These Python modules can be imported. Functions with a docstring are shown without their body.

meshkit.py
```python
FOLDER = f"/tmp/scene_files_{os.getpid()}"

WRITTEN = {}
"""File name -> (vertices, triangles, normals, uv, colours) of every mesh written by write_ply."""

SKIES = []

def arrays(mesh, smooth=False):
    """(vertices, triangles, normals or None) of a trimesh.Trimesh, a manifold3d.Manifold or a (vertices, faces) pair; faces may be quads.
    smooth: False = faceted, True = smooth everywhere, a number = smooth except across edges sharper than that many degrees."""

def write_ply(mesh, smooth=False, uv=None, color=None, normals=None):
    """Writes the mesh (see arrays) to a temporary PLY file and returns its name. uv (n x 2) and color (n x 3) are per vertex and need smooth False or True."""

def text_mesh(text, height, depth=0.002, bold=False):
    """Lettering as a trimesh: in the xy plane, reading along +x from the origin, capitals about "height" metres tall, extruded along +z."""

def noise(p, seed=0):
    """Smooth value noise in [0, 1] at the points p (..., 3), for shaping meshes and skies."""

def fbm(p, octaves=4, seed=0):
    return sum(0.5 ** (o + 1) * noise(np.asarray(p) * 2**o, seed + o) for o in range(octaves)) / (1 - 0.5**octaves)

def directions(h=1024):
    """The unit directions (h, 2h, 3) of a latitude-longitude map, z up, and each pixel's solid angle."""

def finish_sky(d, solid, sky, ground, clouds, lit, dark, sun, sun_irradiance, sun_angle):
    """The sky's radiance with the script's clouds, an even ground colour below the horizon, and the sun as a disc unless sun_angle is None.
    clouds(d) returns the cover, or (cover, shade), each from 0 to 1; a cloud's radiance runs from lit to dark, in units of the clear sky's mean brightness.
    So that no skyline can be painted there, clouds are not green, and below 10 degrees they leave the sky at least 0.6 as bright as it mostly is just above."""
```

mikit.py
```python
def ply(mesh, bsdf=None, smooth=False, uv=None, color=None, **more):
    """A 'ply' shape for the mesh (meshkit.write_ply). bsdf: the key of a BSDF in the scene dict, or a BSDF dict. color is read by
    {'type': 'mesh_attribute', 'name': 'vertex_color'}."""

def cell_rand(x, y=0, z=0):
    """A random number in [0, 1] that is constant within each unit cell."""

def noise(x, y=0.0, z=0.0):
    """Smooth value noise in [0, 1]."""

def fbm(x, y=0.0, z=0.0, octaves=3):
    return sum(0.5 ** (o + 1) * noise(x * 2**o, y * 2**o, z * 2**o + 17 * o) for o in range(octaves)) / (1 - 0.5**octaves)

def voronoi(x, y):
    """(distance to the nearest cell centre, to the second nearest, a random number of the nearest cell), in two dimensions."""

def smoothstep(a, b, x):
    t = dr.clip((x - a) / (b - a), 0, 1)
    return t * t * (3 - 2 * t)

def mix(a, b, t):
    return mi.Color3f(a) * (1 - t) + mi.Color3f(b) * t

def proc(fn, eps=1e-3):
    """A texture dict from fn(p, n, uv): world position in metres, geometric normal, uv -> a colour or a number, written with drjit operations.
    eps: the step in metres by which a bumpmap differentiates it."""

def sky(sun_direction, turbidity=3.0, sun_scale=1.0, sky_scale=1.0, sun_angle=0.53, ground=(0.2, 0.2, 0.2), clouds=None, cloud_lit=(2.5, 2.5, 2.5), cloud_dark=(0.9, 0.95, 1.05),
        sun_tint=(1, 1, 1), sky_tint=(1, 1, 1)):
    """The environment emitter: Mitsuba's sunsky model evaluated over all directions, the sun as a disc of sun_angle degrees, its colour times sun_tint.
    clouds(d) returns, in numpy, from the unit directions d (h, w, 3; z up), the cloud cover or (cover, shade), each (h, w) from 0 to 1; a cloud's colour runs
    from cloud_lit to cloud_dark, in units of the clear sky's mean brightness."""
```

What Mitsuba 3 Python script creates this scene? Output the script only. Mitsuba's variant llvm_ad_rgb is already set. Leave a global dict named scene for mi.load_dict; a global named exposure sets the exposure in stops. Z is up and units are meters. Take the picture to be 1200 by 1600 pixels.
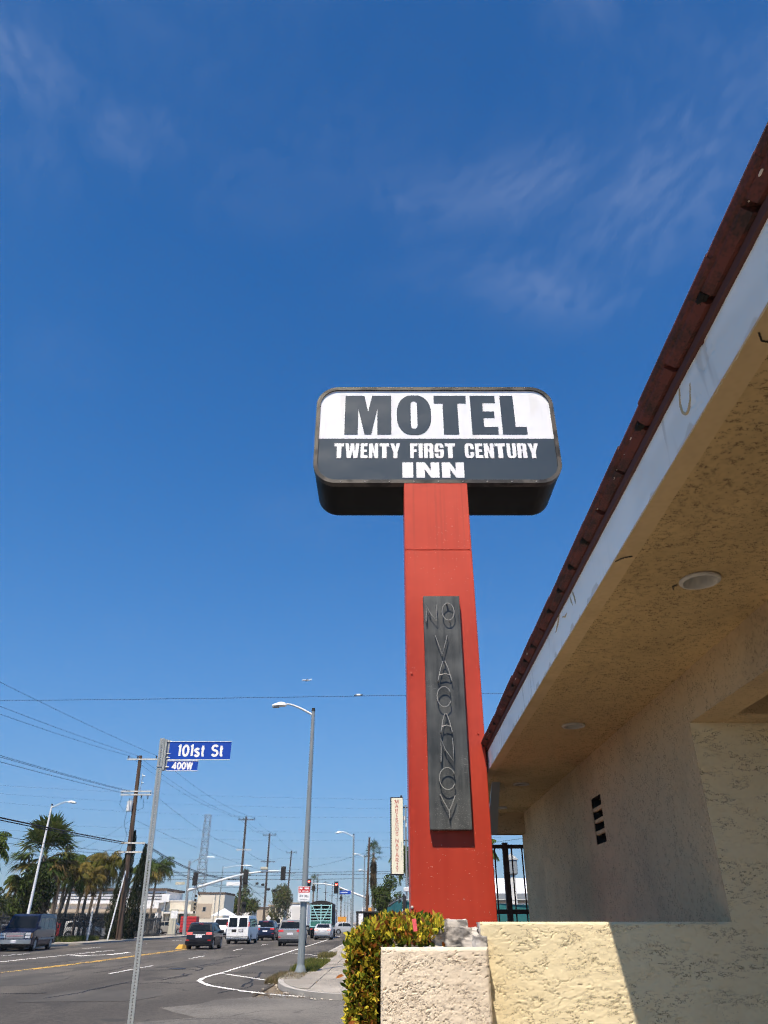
import math
import numpy as np
import trimesh
import manifold3d as m3
import shapely
from shapely.geometry import Polygon, LineString, box as sbox
from shapely.ops import unary_union
from shapely import affinity
import mitsuba as mi
import drjit as dr
import mikit
import meshkit
from mikit import noise, fbm, voronoi, cell_rand, smoothstep, mix, proc

# ------------------------------------------------------------------ camera, sky, exposure
T = mi.ScalarTransform4f
PITCH = math.radians(30.03)
scene = {}
labels = {}
scene['camera'] = {
    'type': 'perspective', 'fov': 2 * math.degrees(math.atan(600 / 1109.0)), 'fov_axis': 'x',
    'near_clip': 0.05, 'far_clip': 9000.0,
    'to_world': T().look_at(origin=[0, 0, 1.6], target=[0, math.cos(PITCH), 1.6 + math.sin(PITCH)], up=[0, 0, 1]),
}


def cirrus(d):
    """thin cirrus veils: streaky noise on a high flat layer, gathered in loose patches; below it the smog layer that thickens to the horizon"""
    z = np.maximum(d[..., 2], 0.05)
    p = np.stack([d[..., 0] / z, d[..., 1] / z, np.zeros_like(z)], -1)
    w1 = meshkit.fbm(p * 3.1 + 3.1, 5, 5) - 0.5
    w2 = meshkit.fbm(p * 3.3 + 9.7, 5, 8) - 0.5
    q = p + 0.22 * np.stack([w1, w2, 0 * w1], -1)
    q = np.stack([q[..., 0] * 0.9 + q[..., 1] * 0.45, -q[..., 0] * 0.45 + q[..., 1] * 0.9, 0 * w1], -1)
    streak = 0.5 * meshkit.fbm(q * np.array([13.0, 7.0, 1]) + 2.0, 6, 3) + 0.5 * meshkit.fbm(q * np.array([52.0, 30.0, 1]) + 5.0, 5, 13)
    patch = meshkit.fbm(p * 1.3 + np.array([7.35, 2.6, 0]), 4, 21)
    body = np.clip((patch - 0.62) / 0.3, 0, 1) * 0.35
    for cx, cy, rx, ry, a in ((-0.36, 0.63, 0.09, 0.055, 0.55), (-0.50, 0.52, 0.10, 0.09, 0.7), (-0.54, 0.66, 0.08, 0.09, 0.35), (0.20, 0.72, 0.18, 0.07, 0.6), (0.44, 0.72, 0.16, 0.16, 0.75), (0.31, 0.90, 0.18, 0.08, 0.6),
                              (0.05, 0.745, 0.07, 0.07, 0.4), (0.47, 0.55, 0.16, 0.10, 0.45), (0.25, 0.46, 0.05, 0.05, 0.5), (0.05, 0.25, 0.3, 0.12, 0.6), (-0.8, 0.1, 0.3, 0.25, 0.7), (0.7, -0.4, 0.4, 0.25, 0.7), (-0.5, -0.9, 0.5, 0.2, 0.7), (1.3, 0.5, 0.4, 0.4, .7), (-1.5, 0.9, .5, .3, .6)):
        r = ((p[..., 0] - cx + 0.16 * w1) / rx) ** 2 + ((p[..., 1] - cy + 0.16 * w2) / ry) ** 2
        body = np.maximum(body, a * np.exp(-r ** 0.8))
    s = np.clip((streak - 0.37) / 0.28, 0, 1)
    thin = np.clip(body * (0.11 + 0.21 * s ** 1.3), 0, 0.28)
    smog = np.minimum(0.56, 0.72 * np.exp(-np.maximum(d[..., 2], 0) / 0.17))
    cover = 1 - (1 - thin) * (1 - smog)
    return cover, smog / (smog + thin + 1e-6)


SUN = (-0.173, -0.60, 1.0)
scene['sky_light'] = mikit.sky(SUN, turbidity=3, sun_scale=1.0, sky_scale=1.0, clouds=cirrus, cloud_lit=(1.35, 1.65, 2.4), cloud_dark=(1.45, 1.52, 1.22),
                               sky_tint=(0.21, 0.74, 1.12), sun_tint=(1.0, 1.03, 1.1), ground=(0.2, 0.19, 0.18))
exposure = 1.9

rng = np.random.default_rng(7)

# ------------------------------------------------------------------ helpers
counts = {}


def num(name):
    n = counts.get(name, 0)
    counts[name] = n + 1
    return name if n == 0 else f'{name}_{n:03d}'


def thing(name, label, cat, group=None, kind=None):
    k = num(name)
    labels[k] = {'label': label}
    if cat: labels[k]['category'] = cat
    if group: labels[k]['group'] = group
    if kind: labels[k]['kind'] = kind
    return k


def put(key, mesh, bsdf, smooth=False, color=None, **kw):
    scene[key] = mikit.ply(mesh, bsdf, smooth=smooth, color=color, **kw)
    return key


def part(parent, name, mesh, bsdf, smooth=False, color=None, **kw):
    return put(num(parent + '__' + name), mesh, bsdf, smooth, color, **kw)


def cat(*ms):
    out = []
    for m in ms:
        out += list(m) if isinstance(m, (list, tuple)) else [m]
    return trimesh.util.concatenate(out)


def box(x0, x1, y0, y1, z0, z1):
    m = trimesh.creation.box([x1 - x0, y1 - y0, z1 - z0])
    m.apply_translation([(x0 + x1) / 2, (y0 + y1) / 2, (z0 + z1) / 2])
    return m


def rbox(x0, x1, y0, y1, z0, z1, c=0.01):
    pts = []
    for x in (x0, x1):
        for y in (y0, y1):
            for z in (z0, z1):
                sx, sy, sz = [c if v == lo else -c for v, lo in ((x, x0), (y, y0), (z, z0))]
                pts += [(x + sx, y + sy, z), (x + sx, y, z + sz), (x, y + sy, z + sz)]
    return trimesh.Trimesh(np.array(pts)).convex_hull


def hullm(pts):
    return trimesh.Trimesh(np.array(pts, float)).convex_hull


def frame(d):
    d = np.asarray(d, float); d = d / np.linalg.norm(d)
    a = np.cross(d, [0, 0, 1.0] if abs(d[2]) < 0.9 else [1.0, 0, 0]); a /= np.linalg.norm(a)
    return a, np.cross(d, a), d


def cyl(p0, p1, r0, r1=None, n=12):
    r1 = r0 if r1 is None else r1
    p0, p1 = np.asarray(p0, float), np.asarray(p1, float)
    a, b, d = frame(p1 - p0)
    t = np.arange(n) * 2 * np.pi / n
    ring = np.cos(t)[:, None] * a + np.sin(t)[:, None] * b
    v = np.vstack([p0 + r0 * ring, p1 + r1 * ring, [p0], [p1]])
    i = np.arange(n); j = (i + 1) % n
    f = np.vstack([np.c_[i, j, j + n], np.c_[i, j + n, i + n], np.c_[j, i, i * 0 + 2 * n], np.c_[i + n, j + n, i * 0 + 2 * n + 1]])
    m = trimesh.Trimesh(v, f, process=False)
    return m


def tube(pts, r, n=6):
    """tube through points, ends closed; r a number or one per point"""
    p = np.asarray(pts, float)
    k = len(p)
    r = np.broadcast_to(np.asarray(r, float), (k,))
    d = np.gradient(p, axis=0)
    d /= np.linalg.norm(d, axis=1, keepdims=True) + 1e-12
    a = np.cross(d[0], [0, 0, 1.0] if abs(d[0][2]) < 0.9 else [1.0, 0, 0]); a /= np.linalg.norm(a)
    t = np.arange(n) * 2 * np.pi / n
    vs = []
    for i in range(k):
        a = a - d[i] * (a @ d[i]); a /= np.linalg.norm(a) + 1e-12
        b = np.cross(d[i], a)
        vs.append(p[i] + r[i] * (np.cos(t)[:, None] * a + np.sin(t)[:, None] * b))
    v = np.vstack(vs + [p[:1], p[-1:]])
    i, j = np.meshgrid(np.arange(k - 1), np.arange(n), indexing='ij')
    i, j = i.ravel(), j.ravel(); j2 = (j + 1) % n
    f = [np.c_[i * n + j, i * n + j2, (i + 1) * n + j2], np.c_[i * n + j, (i + 1) * n + j2, (i + 1) * n + j]]
    q = np.arange(n); q2 = (q + 1) % n
    f += [np.c_[q2, q, q * 0 + k * n], np.c_[(k - 1) * n + q, (k - 1) * n + q2, q * 0 + k * n + 1]]
    return trimesh.Trimesh(v, np.vstack(f), process=False)


def sag(p0, p1, s, n=14):
    t = np.linspace(0, 1, n)[:, None]
    p = np.asarray(p0, float) * (1 - t) + np.asarray(p1, float) * t
    p[:, 2] -= 4 * s * (t * (1 - t))[:, 0]
    return p


def ext(poly, depth):
    """shapely polygon(s) -> mesh in xy extruded along +z"""
    gs = getattr(poly, 'geoms', [poly])
    return cat([trimesh.creation.extrude_polygon(g, depth, engine='earcut') for g in gs if g.area > 1e-9])


def to_xz(m, y0):
    """mesh made in (x, z-as-y, depth) -> stands in the xz plane, back at y0, front towards -y"""
    v = m.vertices.copy()
    m = trimesh.Trimesh(np.c_[v[:, 0], y0 - v[:, 2], v[:, 1]], m.faces, process=False)
    return m


def face_text(poly, y0, depth=0.004):
    return to_xz(ext(poly, depth), y0)


def rot(m, deg, axis=(0, 0, 1), at=(0, 0, 0)):
    m = m.copy(); m.apply_transform(trimesh.transformations.rotation_matrix(math.radians(deg), axis, at)); return m


def move(m, x=0, y=0, z=0):
    m = m.copy(); m.apply_translation([x, y, z]); return m


def rrect(x0, x1, y0, y1, r, n=10):
    return sbox(x0 + r, y0 + r, x1 - r, y1 - r).buffer(r, quad_segs=n)


# ------------------------------------------------------------------ materials
def pb(color, rough=0.6, metallic=0.0, two=True, **kw):
    b = {'type': 'principled', 'base_color': {'type': 'rgb', 'value': list(color)} if isinstance(color, (tuple, list)) else color,
         'roughness': rough, 'metallic': metallic, **kw}
    return {'type': 'twosided', 'bsdf': b} if two else b


def bump(inner, fn, scale=1.0, eps=2e-3):
    b = inner['bsdf'] if inner['type'] == 'twosided' else inner
    return {'type': 'twosided', 'bsdf': {'type': 'bumpmap', 'arbitrary': proc(fn, eps), 'scale': scale, 'bsdf': b}}


def stucco_color(base, dirt, s=1.0, amount=.5, crev=0.0, st=(1, 1, 1), f=30.0, crevice_shade=(0.10, 0.065, 0.03), sparse=0.0):
    """paint with broad soiling, sandy grain and a dark tone painted into pits and hairline tears for their shade"""
    def fn(p, n, uv):
        a = fbm(p.x * 2.1 * s, p.y * 2.1 * s, p.z * 2.1 * s, 3)
        b = noise(p.x * 55, p.y * 55, p.z * 55)
        t = dr.clip(amount * smoothstep(0.42, 0.75, a) + 0.5 * (b - 0.4), 0, 1)
        c = mix(base, dirt, t)
        if crev > 0:
            x, y, z = p.x * f * st[0], p.y * f * st[1], p.z * f * st[2]
            w = fbm(x, y, z, 3)
            m = smoothstep(0.30 + sparse, 0.58 + sparse, fbm(x * 0.13 + 5, y * 0.13, z * 0.13, 3))
            tear = (1 - smoothstep(0.012, 0.080, dr.abs(w - 0.44))) * m * smoothstep(0.40, 0.55, noise(x * .55 + 3, y * .55, z * .55))
            pit = smoothstep(0.86, 0.90, noise(x * 1.1 + 9, y * 1.1, z * 1.1)) * m
            c = mix(c, crevice_shade, dr.clip(crev * dr.maximum(tear, pit), 0, 1))  # shade of the pits and tears painted into the colour
        return c
    return proc(fn)


def grain(f1, f2, a2):
    def fn(p, n, uv):
        return 0.0035 * fbm(p.x * f1, p.y * f1, p.z * f1, 3) + a2 * noise(p.x * f2, p.y * f2, p.z * f2)
    return fn


GR = grain(70, 300, 0.0006)
scene['stucco_cream'] = bump(pb(stucco_color((0.79, 0.70, 0.465), (0.66, 0.57, 0.36), 1.0, .4, .80, (.85, 1, 1.35), 82, (0.14, 0.10, 0.045), 0.08), 0.9), GR)
scene['stucco_pillar'] = bump(pb(stucco_color((0.77, 0.67, 0.525), (0.62, 0.53, 0.41), 1.0, .4, .75, (.95, 1, 1.35), 92, (0.18, 0.13, 0.08), 0.06), 0.9), GR)
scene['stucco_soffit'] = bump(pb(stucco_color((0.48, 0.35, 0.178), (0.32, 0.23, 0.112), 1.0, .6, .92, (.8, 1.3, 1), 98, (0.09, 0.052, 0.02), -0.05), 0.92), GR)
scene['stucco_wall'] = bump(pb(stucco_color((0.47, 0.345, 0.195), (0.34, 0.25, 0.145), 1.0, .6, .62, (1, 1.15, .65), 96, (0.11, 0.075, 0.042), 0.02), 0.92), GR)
scene['fascia_paint'] = bump(pb(proc(lambda p, n, uv: mix(mix(mix((0.90, 0.90, 0.83), (0.78, 0.77, 0.70), smoothstep(0.45, 0.75, fbm(p.x * 3, p.y * 2.2, p.z * 5, 3))), (0.40, 0.33, 0.25), 0.4 * smoothstep(0.55, 0.75, fbm(p.x, p.y * 21, p.z * 2.2, 3)) * smoothstep(0.45, 0.65, fbm(p.x, p.y * 1.7 + 4, 0, 2))), (0.60, 0.53, 0.42), 0.6 * (1 - smoothstep(0.0, 0.012, p.z - 2.948 - 0.03 * smoothstep(0.5, 0.9, noise(p.y * 17, 3, p.z * 4)))))), 0.7), grain(40, 160, 0.0008))
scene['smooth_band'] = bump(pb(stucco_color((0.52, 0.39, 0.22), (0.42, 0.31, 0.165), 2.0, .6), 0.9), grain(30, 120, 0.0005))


def tile_fn(p, n, uv):
    a = fbm(p.x * 18, p.y * 18, p.z * 18, 3)
    b = noise(p.x * 160, p.y * 160, p.z * 160)
    return mix((0.125, 0.030, 0.022), (0.032, 0.016, 0.013), dr.clip(2.2 * (a - 0.33) + 1.1 * (b - 0.5), 0, 1))


scene['roof_clay'] = bump(pb(proc(tile_fn), 0.75), grain(60, 260, 0.0030))
scene['red_wood'] = pb((0.09, 0.030, 0.020), 0.7)
scene['mortar'] = pb((0.62, 0.56, 0.48), 0.95)
scene['dark_gap'] = pb((0.015, 0.014, 0.013), 0.9)


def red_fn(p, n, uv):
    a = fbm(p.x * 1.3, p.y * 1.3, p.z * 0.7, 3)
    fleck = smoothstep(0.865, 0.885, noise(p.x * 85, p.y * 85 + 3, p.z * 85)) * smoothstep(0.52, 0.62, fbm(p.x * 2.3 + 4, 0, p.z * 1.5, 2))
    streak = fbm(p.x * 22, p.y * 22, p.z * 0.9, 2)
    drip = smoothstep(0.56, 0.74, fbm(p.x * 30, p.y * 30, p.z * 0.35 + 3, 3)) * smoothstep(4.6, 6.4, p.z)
    c = mix((0.40, 0.038, 0.020), (0.60, 0.088, 0.050), dr.clip(1.2 * (a - 0.4) + 0.22 * (streak - 0.5) + 0.75 * smoothstep(2.2, 6.2, p.z), 0, 1))  # paler with height: gloss and sky reflection painted into the red
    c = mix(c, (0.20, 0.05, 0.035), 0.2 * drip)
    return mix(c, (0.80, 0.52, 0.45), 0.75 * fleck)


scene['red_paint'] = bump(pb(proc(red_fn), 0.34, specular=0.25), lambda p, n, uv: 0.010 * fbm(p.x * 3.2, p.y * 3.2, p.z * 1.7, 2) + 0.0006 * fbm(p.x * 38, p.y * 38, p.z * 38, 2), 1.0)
scene['black_metal'] = pb((0.004, 0.004, 0.004), 0.55, specular=0.15)


def retainer_fn(p, n, uv):
    a = fbm(p.x * 7, p.y * 7, p.z * 7, 3)
    return mix((0.085, 0.077, 0.066), (0.022, 0.021, 0.020), smoothstep(0.42, 0.66, a))


scene['weathered_aluminium'] = pb(proc(retainer_fn), 0.55, 0.3)
AW = lambda p, n, uv: 0.012 * fbm(p.x * 1.9, p.y, p.z * 2.6, 2)
scene['white_acrylic'] = bump(pb(proc(lambda p, n, uv: mix((0.88, 0.89, 0.90), (0.81, 0.81, 0.80), smoothstep(0.5, 0.8, fbm(p.x * 9, 1, p.z * 1.3, 3)))), 0.22, clearcoat=0.6, clearcoat_gloss=0.9), AW)
scene['slate_acrylic'] = bump(pb((0.050, 0.063, 0.074), 0.24, clearcoat=0.6, clearcoat_gloss=0.9), AW)
scene['white_vinyl'] = pb((0.86, 0.86, 0.86), 0.4)


def panel_fn(p, n, uv):
    a = fbm(p.x * 24, 0, p.z * 1.6, 4)
    b = fbm(p.x * 5, 0, p.z * 5, 3)
    dust = smoothstep(0.72, 0.86, noise(p.x * 120, 0, p.z * 120)) * smoothstep(0.5, 0.7, fbm(p.x * 3 + 1, 0, p.z * 2 + 7, 2))
    c = mix((0.024, 0.029, 0.031), (0.115, 0.122, 0.118), dr.clip(1.9 * (0.5 * a + 0.5 * b - 0.31), 0, 1))
    return mix(c, (0.32, 0.32, 0.30), 0.5 * dust)


scene['weathered_panel'] = pb(proc(panel_fn), 0.55)
scene['neon_glass'] = pb((0.30, 0.295, 0.275), 0.3)


def asphalt_fn(p, n, uv):
    a = fbm(p.x * 0.33, p.y * 0.07, 0, 4)
    c = fbm(p.x * 0.9 + 7, p.y * 0.25, 0, 3)
    g = noise(p.x * 19, p.y * 19, 0)
    d1, d2, w = voronoi(p.x * 0.16 + 0.5 * fbm(p.x * 0.7, p.y * 0.7, 0, 2), p.y * 0.11 + 0.5 * fbm(p.x * 0.6 + 9, p.y * 0.6, 0, 2))
    crack = (1 - smoothstep(0.004, 0.018, d2 - d1)) * smoothstep(0.42, 0.55, fbm(p.x * 0.2 + 3, p.y * 0.12, 0, 2))
    lane = dr.abs(dr.sin((p.x + 9.8) * (math.pi / 3.95)))
    base = mix((0.044, 0.040, 0.035), (0.105, 0.095, 0.082), dr.clip(1.5 * (a - 0.22) + 0.5 * (c - 0.5) + 0.35 * (g - 0.5) + 0.10 * (0.5 - lane), 0, 1))
    oil = smoothstep(0.66, 0.78, noise(p.x * 1.6, p.y * 0.5, 3)) * smoothstep(0.55, 0.95, dr.abs(dr.sin((p.x + 9.8) * (math.pi / 3.95))))
    base = mix(base, (0.030, 0.028, 0.026), 0.55 * oil)
    return mix(base, (0.035, 0.034, 0.032), 0.85 * crack)


scene['asphalt'] = bump(pb(proc(asphalt_fn), 0.85), grain(30, 140, 0.002))


def side_fn(p, n, uv):
    a = fbm(p.x * 0.5, p.y * 0.5, 0, 4)
    g = noise(p.x * 23, p.y * 23, 0)
    d1, d2, w = voronoi(p.x * 0.22 + 0.6 * fbm(p.x * 0.8, p.y * 0.8, 0, 2), p.y * 0.22 + 0.5 * fbm(p.x * 0.7 + 9, p.y * 0.7, 0, 2))
    crack = 1 - smoothstep(0.004, 0.02, d2 - d1)
    base = mix((0.075, 0.070, 0.063), (0.150, 0.140, 0.124), dr.clip(1.5 * (a - 0.25) + 0.6 * (g - 0.5), 0, 1))
    return mix(base, (0.05, 0.048, 0.045), 0.8 * crack)


scene['old_asphalt'] = bump(pb(proc(side_fn), 0.88), grain(30, 140, 0.002))


def conc_fn(p, n, uv):
    a = fbm(p.x * 0.8, p.y * 0.8, p.z * 0.8, 4)
    g = noise(p.x * 40, p.y * 40, p.z * 40)
    st = smoothstep(0.62, 0.75, fbm(p.x * 1.7 + 11, p.y * 1.7, p.z, 3))
    return mix(mix((0.185, 0.168, 0.145), (0.30, 0.275, 0.24), dr.clip(1.4 * (a - 0.25) + 0.3 * (g - 0.5), 0, 1)), (0.16, 0.15, 0.135), 0.6 * st)


scene['patch_asphalt'] = pb(proc(lambda p, n, uv: mix((0.036, 0.034, 0.031), (0.070, 0.065, 0.058), fbm(p.x * 1.5, p.y * .5, 0, 3))), 0.88)
scene['tar'] = pb((0.016, 0.015, 0.014), 0.6)
scene['concrete'] = bump(pb(proc(conc_fn), 0.9), grain(25, 120, 0.0015))
scene['drive_concrete'] = pb(proc(lambda p, n, uv: mix((0.23, 0.195, 0.15), (0.32, 0.27, 0.205), fbm(p.x * .9, p.y * .9, 0, 4))), 0.9)
scene['kerb_concrete'] = pb(proc(lambda p, n, uv: mix((0.20, 0.19, 0.17), (0.36, 0.34, 0.31), fbm(p.x * 1.5, p.y * 1.5, p.z * 3, 3))), 0.9)


def worn(c, thr=0.36):
    under = (0.09, 0.084, 0.076)

    def fn(p, n, uv):
        a = fbm(p.x * 5, p.y * 5, 0, 3)
        return mix(under, c, smoothstep(thr - .1, thr + 0.06, a))
    return pb(proc(fn), 0.75)


scene['road_white'] = worn((0.66, 0.65, 0.62))
scene['road_yellow'] = worn((0.58, 0.33, 0.06), 0.42)
scene['yellow_paint'] = pb((0.60, 0.34, 0.05), 0.6)
scene['dirt'] = pb(proc(lambda p, n, uv: mix((0.20, 0.165, 0.12), (0.11, 0.09, 0.065), fbm(p.x * 0.4, p.y * 0.4, 0, 4))), 0.95)


def galv_fn(p, n, uv):
    d1, d2, w = voronoi((p.x + p.y) * 60, p.z * 60)
    return mix((0.30, 0.335, 0.34), (0.40, 0.425, 0.42), w)


scene['galvanised'] = pb(proc(galv_fn), 0.55, 0.25)
scene['lamp_pole_paint'] = pb(proc(lambda p, n, uv: mix((0.19, 0.225, 0.245), (0.24, 0.275, 0.29), fbm(p.x * 6, p.y * 6, p.z * 1.2, 3))), 0.5)
scene['white_metal'] = pb((0.72, 0.73, 0.73), 0.45)
scene['grey_metal'] = pb((0.32, 0.34, 0.35), 0.45, 0.3)
scene['dark_metal'] = pb((0.03, 0.03, 0.031), 0.5)
scene['brown_iron'] = pb((0.030, 0.014, 0.012), 0.5)
scene['sign_blue'] = pb((0.006, 0.055, 0.40), 0.4)


def wood_fn(p, n, uv):
    a = fbm(p.x * 9, p.y * 9, p.z * 0.5, 3)
    return mix((0.055, 0.034, 0.023), (0.125, 0.080, 0.052), a)


scene['pole_wood'] = pb(proc(wood_fn), 0.9)
scene['far_pole_wood'] = pb((0.07, 0.055, 0.046), 0.9)
scene['crossarm_wood'] = pb((0.60, 0.575, 0.53), 0.8)
scene['foliage'] = {'type': 'principledthin', 'base_color': {'type': 'mesh_attribute', 'name': 'vertex_color'}, 'roughness': 0.45, 'diff_trans': 0.7, 'spec_trans': 0.0, 'eta': 1.4}
scene['waxy_leaf'] = {'type': 'principledthin', 'base_color': {'type': 'mesh_attribute', 'name': 'vertex_color'}, 'roughness': 0.34, 'diff_trans': 0.55, 'spec_trans': 0.0, 'eta': 1.5}
scene['bark'] = pb(proc(lambda p, n, uv: mix((0.10, 0.078, 0.058), (0.24, 0.20, 0.16), fbm(p.x * 9, p.y * 9, p.z * 6, 3))), 0.95)
scene['twig'] = pb((0.07, 0.05, 0.035), 0.9)
scene['teal_mesh'] = pb(proc(lambda p, n, uv: mix((0.012, 0.10, 0.105), (0.02, 0.16, 0.16), fbm(p.x * 1.2, p.y * 1.2, p.z * 1.5, 3))), 0.7)
for nm, c, r in (('paint_black', (0.016, 0.019, 0.027), .25), ('paint_white', (0.80, 0.80, 0.80), .3), ('paint_silver', (0.20, 0.20, 0.205), .3), ('paint_navy', (0.012, 0.020, 0.050), .28),
                 ('paint_grey', (0.17, 0.18, 0.20), .3), ('paint_red', (0.42, 0.02, 0.025), .3), ('paint_pale_silver', (0.40, 0.42, 0.45), .3), ('paint_champagne', (0.30, 0.275, 0.235), .35)):
    scene[nm] = pb(c, r if sum(c) > .2 else .14, 0.0, specular=0.35 if sum(c) > .2 else 0.18, clearcoat=0.25 if sum(c) > .2 else 0.08, clearcoat_gloss=0.9)
scene['car_glass'] = pb((0.008, 0.010, 0.013), 0.05, specular=0.25)
scene['rubber'] = pb((0.014, 0.014, 0.014), 0.85)
scene['rim_alloy'] = pb((0.40, 0.41, 0.42), 0.35, 0.7)
scene['black_plastic'] = pb((0.025, 0.025, 0.027), 0.65)
scene['tail_red'] = pb((0.55, 0.015, 0.02), 0.2, clearcoat=0.8)
scene['lens_clear'] = pb((0.62, 0.63, 0.64), 0.15)
scene['lens_amber'] = pb((0.65, 0.22, 0.03), 0.25)
scene['plate'] = pb((0.62, 0.62, 0.66), 0.5)
scene['chrome'] = pb((0.55, 0.56, 0.57), 0.18, 0.9)
scene['plaster_white'] = pb((0.72, 0.70, 0.66), 0.9)
scene['plaster_cream'] = pb((0.70, 0.645, 0.53), 0.9)
scene['plaster_tan'] = pb((0.45, 0.37, 0.28), 0.9)
scene['roof_brown'] = pb((0.12, 0.085, 0.065), 0.9)
scene['shop_glass'] = pb((0.012, 0.014, 0.017), 0.12)
scene['sign_red'] = pb((0.55, 0.03, 0.035), 0.5)
scene['sign_orange'] = pb((0.75, 0.33, 0.04), 0.5)
scene['sign_cream'] = pb((0.80, 0.76, 0.58), 0.45)
scene['letter_pink'] = pb((0.50, 0.12, 0.09), 0.5)
scene['letter_blue'] = pb((0.20, 0.28, 0.36), 0.5)
scene['letter_grey'] = pb((0.30, 0.31, 0.33), 0.5)
scene['turquoise_paint'] = pb((0.33, 0.60, 0.60), 0.5)
scene['green_paint'] = pb((0.03, 0.16, 0.13), 0.5)
scene['tarp_black'] = pb((0.012, 0.012, 0.012), 0.8)
scene['cable'] = pb((0.02, 0.02, 0.022), 0.7)
scene['red_plastic'] = pb((0.70, 0.10, 0.12), 0.5)
scene['steel_lattice'] = pb((0.24, 0.25, 0.26), 0.6, 0.2)
scene['light_trim'] = pb((0.46, 0.45, 0.42), 0.5)
scene['cabinet_paint'] = pb((0.52, 0.50, 0.40), 0.6)


def stone_fn(p, n, uv):
    a = fbm(p.x * 22, p.y * 22, p.z * 22, 3)
    return mix((0.55, 0.52, 0.48), (0.20, 0.19, 0.18), smoothstep(0.42, 0.66, a))


scene['broken_concrete'] = bump(pb(proc(stone_fn), 0.95), grain(60, 200, 0.004))
# ------------------------------------------------------------------ ground, roads, pavements
def flat(poly, z, t=0.003):
    return move(ext(poly, t), 0, 0, z - t)


def structure(name, mesh, bsdf, smooth=False):
    k = num(name); labels[k] = {'kind': 'structure'}
    return put(k, mesh, bsdf, smooth)


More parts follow.
